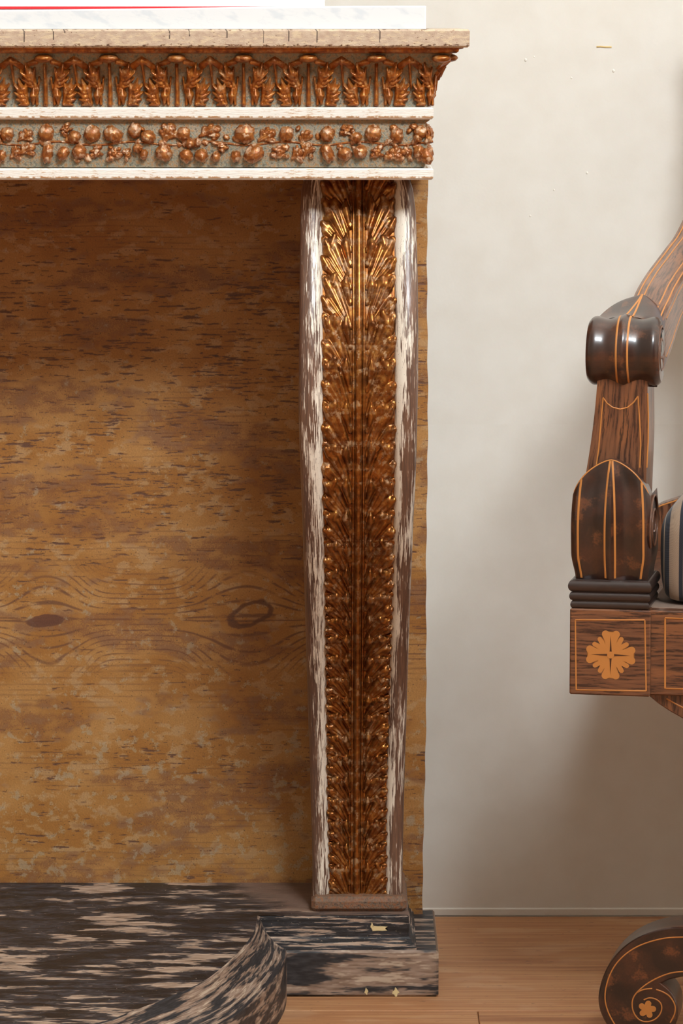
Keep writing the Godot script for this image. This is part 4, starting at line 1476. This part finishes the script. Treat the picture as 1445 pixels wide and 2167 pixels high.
func arm_set(ch: Node, dx: float) -> void:
	# leg block with an inlaid star
	var bx := boxed(Vector3(dx - 0.0356, 0.3160, -0.070), Vector3(dx + 0.0348, 0.3918, 0.0), 0.0012)
	for q in bx.t.size():
		bx.t[q] = Vector2(bx.t[q].y + 0.31, bx.t[q].x + 0.12)
	var b := put("leg_block", bx, mat.rosewood, ch)
	var lines := [[1217, 1312, 1364, 1312], [1217, 1312, 1219, 1460], [1364, 1312, 1367, 1462], [1219, 1460, 1367, 1462]]
	for l in lines:
		var inl := Shape.new()
		inl.strip([on_chair(l[0], l[1], 0) + Vector3(dx, 0, 0), on_chair(l[2], l[3], 0) + Vector3(dx, 0, 0)], [Vector3.BACK], 0.0014)
		put("inlay_line", inl, mat.inlay, b)
	var c := on_chair(1292, 1386, 0) + Vector3(dx, 0, 0)
	var k := 0.000413
	var star := PackedVector2Array()
	for an in 48:
		star.append(Vector2(cos(an * TAU / 48.0), sin(an * TAU / 48.0)) * 15.0 * k)
	for a in 4:
		var d := Vector2(cos(a * PI / 2), sin(a * PI / 2))
		var e := Vector2(-d.y, d.x)
		for piece in [[d * 4, d * 36, 12.0, 12.5], [d * 34 + e * 6, d * 44 + e * 11, 8.0, 8.0], [d * 34 - e * 6, d * 44 - e * 11, 8.0, 8.0], [d * 10 + e * 10, d * 33 + e * 23, 5.0, 5.0], [d * 10 + e * 10, d * 22 + e * 34, 5.0, 5.0]]:
			var cap := PackedVector2Array()
			var ax: Vector2 = piece[1] - piece[0]
			var base := ax.angle()
			for q in 9:
				var t := base + PI / 2 + PI * q / 8.0
				cap.append((piece[0] + Vector2(cos(t), sin(t)) * piece[2]) * k)
			for q in 9:
				var t := base - PI / 2 + PI * q / 8.0
				cap.append((piece[1] + Vector2(cos(t), sin(t)) * piece[3]) * k)
			var m := Geometry2D.merge_polygons(star, cap)
			for po in m:
				if not Geometry2D.is_polygon_clockwise(po) and po.size() > 8:
					star = po
					break
	var sp := PackedVector2Array()
	for p in star:
		sp.append(p + Vector2(c.x, c.y))
	var s := Shape.new()
	s.prism(sp, -0.0005, 0.0002, 0.00005, false)
	put("inlay_star", s, mat.inlay, b)
	for a in 4:
		var d := Vector3(cos(a * PI / 2), sin(a * PI / 2), 0)
		var e := Vector3(-d.y, d.x, 0)
		s = Shape.new()
		var o := Vector3(c.x, c.y, 0.00045)
		var f := s.vert(o + d * 7 * k + e * 2.2 * k)
		s.vert(o + d * 7 * k - e * 2.2 * k)
		s.vert(o + d * 42 * k)
		s.tri(f, f + 1, f + 2)
		put("inlay_ray", s, mat.inlay_dark, b)
	s = Shape.new()
	var cir := PackedVector2Array()
	for q in 20:
		cir.append(Vector2(c.x, c.y) + Vector2(cos(q * TAU / 20), sin(q * TAU / 20)) * 7.5 * k)
	s.prism(cir, 0.0, 0.0006, 0.00005, false)
	put("inlay_disc", s, mat.inlay, b)
	# three dark ring mouldings
	for r in [[0.4168, 0.4065, 0.0], [0.4065, 0.3988, 0.0], [0.3988, 0.3915, -0.0008]]:
		s = Shape.new()
		var pth := PackedVector2Array([Vector2(dx - 0.0345, -0.072), Vector2(dx - 0.0345, -0.0015), Vector2(dx + 0.0325, -0.0015), Vector2(dx + 0.0325, -0.072)])
		var pr := PackedVector2Array()
		var ym: float = (r[0] + r[1]) / 2
		var rr: float = (r[0] - r[1]) / 2
		for q in 9:
			var an := -PI / 2 + PI * q / 8.0
			pr.append(Vector2(r[2] + cos(an) * rr * 0.75 - 0.001, ym + sin(an) * rr))
		s.mould(pth, pr, 0.5)
		put("ring_moulding", s, mat.ebonised, ch)
	put("collar", boxed(Vector3(dx - 0.034, 0.392, -0.071), Vector3(dx + 0.032, 0.417, -0.002)), mat.ebonised, ch)
	# arm support
	s = Shape.new()
	var pl := [Vector2(0.600, -0.0148), Vector2(0.5795, -0.0160), Vector2(0.5424, -0.0198), Vector2(0.5113, -0.0245), Vector2(0.47, -0.031), Vector2(0.42, -0.033)]
	var prr := [Vector2(0.600, 0.0283), Vector2(0.5795, 0.0284), Vector2(0.5424, 0.0287), Vector2(0.5063, 0.0277), Vector2(0.47, 0.027), Vector2(0.42, 0.027)]
	var zfr := func(h: float): return -0.014 - 0.004 * sin(clampf((h - 0.42) / 0.18, 0, 1) * PI)
	s.grid(6, 24, func(u: float, w: float):
		var h := lerpf(0.42, 0.600, w)
		return Vector3(dx + lerpf(cat(pl, h), cat(prr, h), u), h, zfr.call(h)), false, 0.05, 0.18)
	s.grid(2, 24, func(u: float, w: float):
		var h := lerpf(0.42, 0.600, w)
		return Vector3(dx + cat(prr, h) + 0.0012 * sin(u * PI), h, zfr.call(h) - u * 0.052), false, 0.05, 0.18)
	s.grid(2, 24, func(u: float, w: float):
		var h := lerpf(0.42, 0.600, w)
		return Vector3(dx + cat(pl, h), h, zfr.call(h) - u * 0.052), true, 0.05, 0.18)
	s.grid(2, 24, func(u: float, w: float):
		var h := lerpf(0.42, 0.600, w)
		return Vector3(dx + lerpf(cat(pl, h), cat(prr, h), u), h, zfr.call(h) - 0.052), true, 0.05, 0.18)
	var post := put("arm_support", s, mat.rosewood, ch)
	for l in [[[1276, 841], [1270, 905], [1266, 950], [1260, 992]], [[1350, 838], [1353, 890], [1355, 940], [1353, 990]], [[1276, 841], [1284, 853], [1296, 862], [1312, 866], [1328, 862], [1341, 851], [1350, 838]], [[1370.5, 832], [1371.5, 880], [1371, 930], [1368, 990]]]:
		var pts := []
		for q in l:
			var p := on_chair(q[0], q[1], -0.0165)
			p.z = zfr.call(p.y)
			pts.append(p + Vector3(dx, 0, 0))
		var inl := Shape.new()
		inl.strip(pts, [Vector3.BACK], 0.0013)
		put("inlay_line", inl, mat.inlay, post)
	# big lower scroll, leaf-shaped at the top
	var big := func(u: float, w: float, lift := 0.0) -> Vector3:
		# u -1..1 across, w 0 foot .. 1 tip
		var arch := 0.5228 - 0.0200 * pow(absf(u), 1.6) - 0.012 * pow(absf(u), 7.0)
		var foot := 0.4165
		var h := lerpf(foot, arch, w)
		var hw := 0.0350 - 0.0035 * smoothstep(0.44, 0.415, h) - 0.0055 * pow(clampf((h - 0.46) / 0.06, 0.0, 1.0), 2.0)
		var prof := 0.017 * pow(maxf(0.0, sin(PI * clampf((h - 0.395) / 0.150, 0.0, 1.0))), 0.8)
		var rim := 0.010 * pow(absf(u), 9.0)
		return Vector3(dx - 0.0012 + u * hw, h, -0.0135 + prof + (flute(u) * 0.0036) * smoothstep(0.0, 0.25, 1.04 - w) - rim + lift)
	s = Shape.new()
	s.grid(48, 36, func(u: float, w: float): return big.call(u * 2 - 1, w))
	for e in [-1.0, 1.0]:
		s.grid(6, 36, func(u: float, w: float):
			var p: Vector3 = big.call(e, w)
			return Vector3(p.x - e * 0.0008 * u, p.y, lerpf(p.z, -0.07, u)), e < 0)
	s.grid(24, 1, func(u: float, w: float):
		var p: Vector3 = big.call(u * 2 - 1, 1.0)
		return Vector3(p.x, p.y - 0.001 * w, lerpf(p.z, -0.03, w)))
	var sc := put("support_scroll", s, mat.carved_wood, ch)
	for u0 in [-0.80, -0.13, 0.13, 0.83]:
		var pts := []
		var nn := []
		for q in 25:
			var w := lerpf(0.02, 0.985, q / 24.0)
			var uu: float = u0
			if absf(u0) < 0.2:
				uu = u0 * (1.0 - 0.75 * pow(q / 24.0, 4.0))
			var p: Vector3 = big.call(uu, w)
			var pw: Vector3 = big.call(uu, minf(w + 0.02, 1.0)) - big.call(uu, w - 0.02)
			var pu: Vector3 = big.call(uu + 0.02, w) - big.call(uu - 0.02, w)
			pts.append(p)
			nn.append(pu.cross(pw).normalized())
		var inl := Shape.new()
		inl.strip(pts, nn, 0.0021)
		put("inlay_line", inl, mat.inlay, sc)
	var tip := []
	var tn := []
	for q in 33:
		var u := lerpf(-0.97, 0.97, q / 32.0)
		tip.append(big.call(u, 0.992))
		tn.append(Vector3(0, 0.35, 0.94))
	var til := Shape.new()
	til.strip(tip, tn, 0.0012)
	put("inlay_line", til, mat.inlay, sc)
	side_spiral(sc, Vector3(dx + 0.0334, 0.4630, -0.034), 0.030, 0.034)
	# upper scroll at the end of the arm
	var cy := 0.6145
	var czz := -0.0300
	var up := func(u: float, w: float) -> Vector3:
		var an := lerpf(-2.2, 2.35, w)
		var r := 0.0310 + 0.0030 * flute(u)
		r *= 1.0 - 0.16 * pow(absf(u), 10.0)
		return Vector3(dx + 0.0072 + u * (0.0318 - 0.0012 * smoothstep(0.3, 1.0, w)), cy + sin(an) * r, czz + cos(an) * r)
	s = Shape.new()
	s.grid(48, 44, func(u: float, w: float): return up.call(u * 2 - 1, w))
	for e in [-1.0, 1.0]:
		s.grid(4, 44, func(u: float, w: float):
			var p: Vector3 = up.call(e, w)
			return p.lerp(Vector3(p.x - e * 0.0006, cy, czz), u), e < 0)
	var us := put("arm_scroll", s, mat.carved_wood, ch)
	for u0 in [-0.155, 0.155]:
		var pts := []
		var nn := []
		for q in 30:
			var w := lerpf(0.12, 0.95, q / 29.0)
			var p: Vector3 = up.call(u0, w)
			pts.append(p)
			nn.append((up.call(u0 + 0.02, w) - up.call(u0 - 0.02, w)).cross(up.call(u0, w + 0.02) - up.call(u0, w - 0.02)).normalized())
		var inl := Shape.new()
		inl.strip(pts, nn, 0.0020)
		put("inlay_line", inl, mat.inlay, us)
	side_spiral(us, Vector3(dx + 0.0384, cy, czz), 0.0255, 0.0265)
	# carved leaf lying on the arm behind the scroll
	var leaf := func(u: float, w: float) -> Vector3:
		var wd := 0.0290 * sqrt(maxf(0.0, 1.0 - pow(w, 2.2)))
		var x := dx + 0.0095 + 0.0065 * w + u * wd
		var y := 0.6440 + 0.0165 * pow(w, 1.3) - (0.004 + 0.010 * smoothstep(0.0, 1.0, u)) * u * u * (1.0 - 0.6 * w) + 0.0018 * exp(-pow(u / 0.1, 2.0)) * (1.0 - w)
		return Vector3(x, y, -0.030 - 0.050 * w)
	s = Shape.new()
	s.grid(28, 20, func(u: float, w: float): return leaf.call(u * 2 - 1, w))
	s.grid(28, 2, func(u: float, w: float):
		# the edge turned down onto the arm
		var p: Vector3 = leaf.call((1.0 if u < 0.5 else -1.0), absf(u * 2 - 1) if false else 1.0 - absf(u * 2 - 1))
		return p - Vector3(0, 0.022 * w, 0))
	var hk := put("scroll_leaf", s, mat.carved_wood, ch)
	for sd in [-1.0, 1.0]:
		var pts := []
		for q in 12:
			var w := q / 11.0
			pts.append(leaf.call(sd * 0.12 * (1.0 - w * 0.9), w * 0.98) + Vector3(0, 0.0003, 0))
		var inl := Shape.new()
		inl.strip(pts, [Vector3(0, 0.9, 0.43).normalized()], 0.0017)
		put("inlay_line", inl, mat.inlay, hk)
	# arm rest, rising to the back
	var arm_l := [Vector2(-0.03, 0.000), Vector2(-0.07, 0.0050), Vector2(-0.12, 0.0068), Vector2(-0.18, 0.0074), Vector2(-0.24, 0.0090), Vector2(-0.30, 0.0121), Vector2(-0.35, 0.0151), Vector2(-0.42, 0.0190)]
	var arm_h := [Vector2(-0.03, 0.632), Vector2(-0.055, 0.6440), Vector2(-0.07, 0.6520), Vector2(-0.12, 0.6640), Vector2(-0.18, 0.6722), Vector2(-0.24, 0.6798), Vector2(-0.30, 0.6890), Vector2(-0.35, 0.6978), Vector2(-0.42, 0.7150)]
	s = Shape.new()
	var sect := func(u: float, w: float) -> Vector3:
		var z := lerpf(-0.03, -0.42, w)
		var x0 := cat(arm_l, z)
		var y := cat(arm_h, z)
		var th := lerpf(0.047, 0.034, smoothstep(0.0, 0.35, w))
		var wd := lerpf(0.035, 0.038, w)
		return Vector3(dx + x0 + wd * u, y, th)
	s.grid(4, 30, func(u: float, w: float):
		var p: Vector3 = sect.call(u, w)
		return Vector3(p.x, p.y - 0.0015 * pow(absf(u * 2 - 1), 4.0), lerpf(-0.03, -0.42, w)), false, 0.04, 0.4)
	for e in [0.0, 1.0]:
		s.grid(3, 30, func(u: float, w: float):
			var p: Vector3 = sect.call(e, w)
			return Vector3(p.x, p.y - 0.0015 - p.z * u, lerpf(-0.03, -0.42, w)), e < 0.5, 0.04, 0.4)
	s.grid(3, 30, func(u: float, w: float):
		var p: Vector3 = sect.call(u, w)
		return Vector3(p.x, p.y - 0.0015 - p.z, lerpf(-0.03, -0.42, w)), true, 0.04, 0.4)
	var arm := put("armrest", s, mat.rosewood, ch)
	for u0 in [0.10, 0.26, 0.74, 0.90]:
		var pts := []
		for q in 26:
			var w := lerpf(0.06, 0.98, q / 25.0)
			var p: Vector3 = sect.call(u0, w)
			pts.append(Vector3(p.x, p.y - 0.0015 * pow(absf(u0 * 2 - 1), 4.0), lerpf(-0.03, -0.42, w)))
		var inl := Shape.new()
		inl.strip(pts, [Vector3(0, 0.985, 0.17)], 0.0013)
		put("inlay_line", inl, mat.inlay, arm)
	for u0 in [0.12, 0.86]:
		var pts := []
		for q in 26:
			var w := lerpf(0.08, 0.98, q / 25.0)
			var p: Vector3 = sect.call(1.0, w)
			pts.append(Vector3(p.x, p.y - 0.0015 - p.z * u0, lerpf(-0.03, -0.42, w)))
		var inl := Shape.new()
		inl.strip(pts, [Vector3.RIGHT], 0.0012)
		put("inlay_line", inl, mat.inlay, arm)

func side_spiral(parent: Node, c: Vector3, ry: float, rz: float) -> void:
	var pts := []
	for q in 60:
		var f := q / 59.0
		var an := -0.6 + f * TAU * 1.9
		var k := 1.0 - 0.8 * f
		pts.append(c + Vector3(0, sin(an) * ry * k, cos(an) * rz * k))
	var s := Shape.new()
	s.tube(pts, 0.0011, 6)
	put("spiral_line", s, mat.rosewood, parent)

# ---------- things lying on the furniture ----------
func build_small() -> void:
	# marble slab on the table; its worn front edge drops a little towards the left
	var s := Shape.new()
	var zf := CORNICE_Z + 0.018
	var zb := PZ
	var x1 := at_z(898, 40, zf).x
	var x0 := mirror_x(x1)
	var y0 := 0.8914
	var top := func(x: float): return at_z(700, 12, zf).y - 0.0034 * smoothstep(0.05, -0.30, x)
	var pathx := []
	for k in 61:
		pathx.append(lerpf(x0, x1, k / 60.0))
	var rows := [[0, 0.0, 0.0], [0, 0.001, 0.0], [1, -0.0016, 0.0], [1, -0.0004, -0.0006], [1, 0.0, -0.0018], [1, 0.0, -0.26]]
	s.grid(60, 5, func(u: float, w: float):
		var x := lerpf(x0, x1, u)
		var r: Array = rows[int(round(w * 5))]
		var y: float = y0 + r[1] if r[0] == 0 else top.call(x) + r[1]
		return Vector3(x, y, zf + r[2]))
	for k in s.v.size():
		s.t[k] = Vector2(s.v[k].x, s.v[k].y - s.v[k].z)
	# rounded right-hand end
	s.grid(4, 5, func(u: float, w: float):
		var r: Array = rows[int(round(w * 5))]
		var y: float = y0 + r[1] if r[0] == 0 else top.call(x1) + r[1]
		var an: float = u * PI / 2
		if w > 0.99:
			return Vector3(x1 + 0.0016 * sin(an) - 0.0016, y, lerpf(zf - 0.0016, zb, u))
		return Vector3(x1 + 0.0015 * sin(an) * (1.0 if w < 0.7 else 0.3), y, zf + r[2] - 0.0015 * (1.0 - cos(an))))
	s.face(Vector3(x1 + 0.0015, y0, zf - 0.0015), Vector3(x1 + 0.0015, y0, zb), Vector3(x1 + 0.0003, top.call(x1) - 0.0003, zb), Vector3(x1 + 0.0003, top.call(x1) - 0.0003, zf - 0.0016))
	var slab := put("marble_slab", s, mat.marble)
	slab.set_meta("label", "thick white marble slab lying on the table top")
	slab.set_meta("category", "slab")
	# a book with a red lower cover on the slab
	var bk := thing("book", "white paged book with a red cover lying on the marble slab", "book")
	var zb1 := zf - 0.010
	var ylow: float = at_z(100, 19.5, zb1).y
	var ymid: float = at_z(100, 14, zb1).y
	var xr := at_z(685, 6, zb1).x
	put("cover", boxed(Vector3(xr - 0.34, ylow, zb1 - 0.215), Vector3(xr - 0.0005, ymid, zb1 - 0.0002), 0.0004), mat.red_cover, bk)
	put("pages", boxed(Vector3(xr - 0.34, ymid, zb1 - 0.21), Vector3(xr, ymid + 0.024, zb1), 0.0006), mat.paper, bk)
	# striped cushion in the chair
	var cu := Shape.new()
	var dome := func(u: float, w: float) -> Vector3:
		var an := u * TAU
		var ph := lerpf(-PI / 2, PI / 2, w)
		var ex := func(q: float, p: float): return signf(q) * pow(absf(q), p)
		var cp: float = ex.call(cos(ph), 0.42 if ph > 0.0 else 0.03)
		return Vector3(ex.call(cos(an), 0.13) * cp, ex.call(sin(ph), 0.8), ex.call(sin(an), 0.13) * cp)
	cu.grid(160, 40, func(u: float, w: float):
		var p: Vector3 = dome.call(u, w)
		return Vector3(SEAT_W / 2.0 + p.x * (SEAT_W / 2.0 - 0.0362), 0.4475 + p.y * 0.0535, -0.190 + p.z * 0.165), true)
	for k in cu.v.size():
		cu.t[k] = Vector2((cu.v[k].x - 0.0345) / 0.16, (cu.v[k].y + cu.v[k].z) / 0.06)
	var cush := put("seat_cushion", cu, mat.striped_cloth)
	cush.set_meta("label", "beige seat cushion with black stripes lying in the armchair")
	cush.set_meta("category", "cushion")
	cush.position = CHAIR_AT
	cush.rotation.y = -CHAIR_TURN

# a wardrobe added unseen, well right of the frame, as a light blocker; it keeps part of the window's light off the floor in front of the table
func build_shade_wardrobe() -> void:
	var c := thing("shade_wardrobe", "tall rosewood wardrobe with two panelled doors, added unseen to block window light", "shade_wardrobe", Vector3(0.68, 0, 1.9))
	put("carcass", boxed(Vector3(0.0, 0.08, 0.0), Vector3(0.95, 1.74, 0.46), 0.003), mat.rosewood, c)
	put("cornice", boxed(Vector3(-0.03, 1.74, -0.03), Vector3(0.98, 1.80, 0.49), 0.008), mat.rosewood_cross, c)
	put("plinth", boxed(Vector3(-0.01, 0.0, -0.01), Vector3(0.96, 0.08, 0.47), 0.003), mat.rosewood_cross, c)
	for k in 2:
		var x := 0.02 + k * 0.4575
		var d := put("door", boxed(Vector3(x, 0.10, -0.016), Vector3(x + 0.4525, 1.72, 0.002), 0.003), mat.rosewood, c)
		for y in [0.16, 0.95]:
			put("door_panel", boxed(Vector3(x + 0.06, y, -0.024), Vector3(x + 0.39, y + 0.70, -0.014), 0.006), mat.rosewood, d)
		var s := Shape.new()
		var kx := x + (0.43 if k == 0 else 0.022)
		s.tube([Vector3(kx, 0.90, -0.016), Vector3(kx, 0.90, -0.032), Vector3(kx, 0.90, -0.042)], [0.006, 0.008, 0.014], 12)
		put("knob", s, mat.inlay, d)
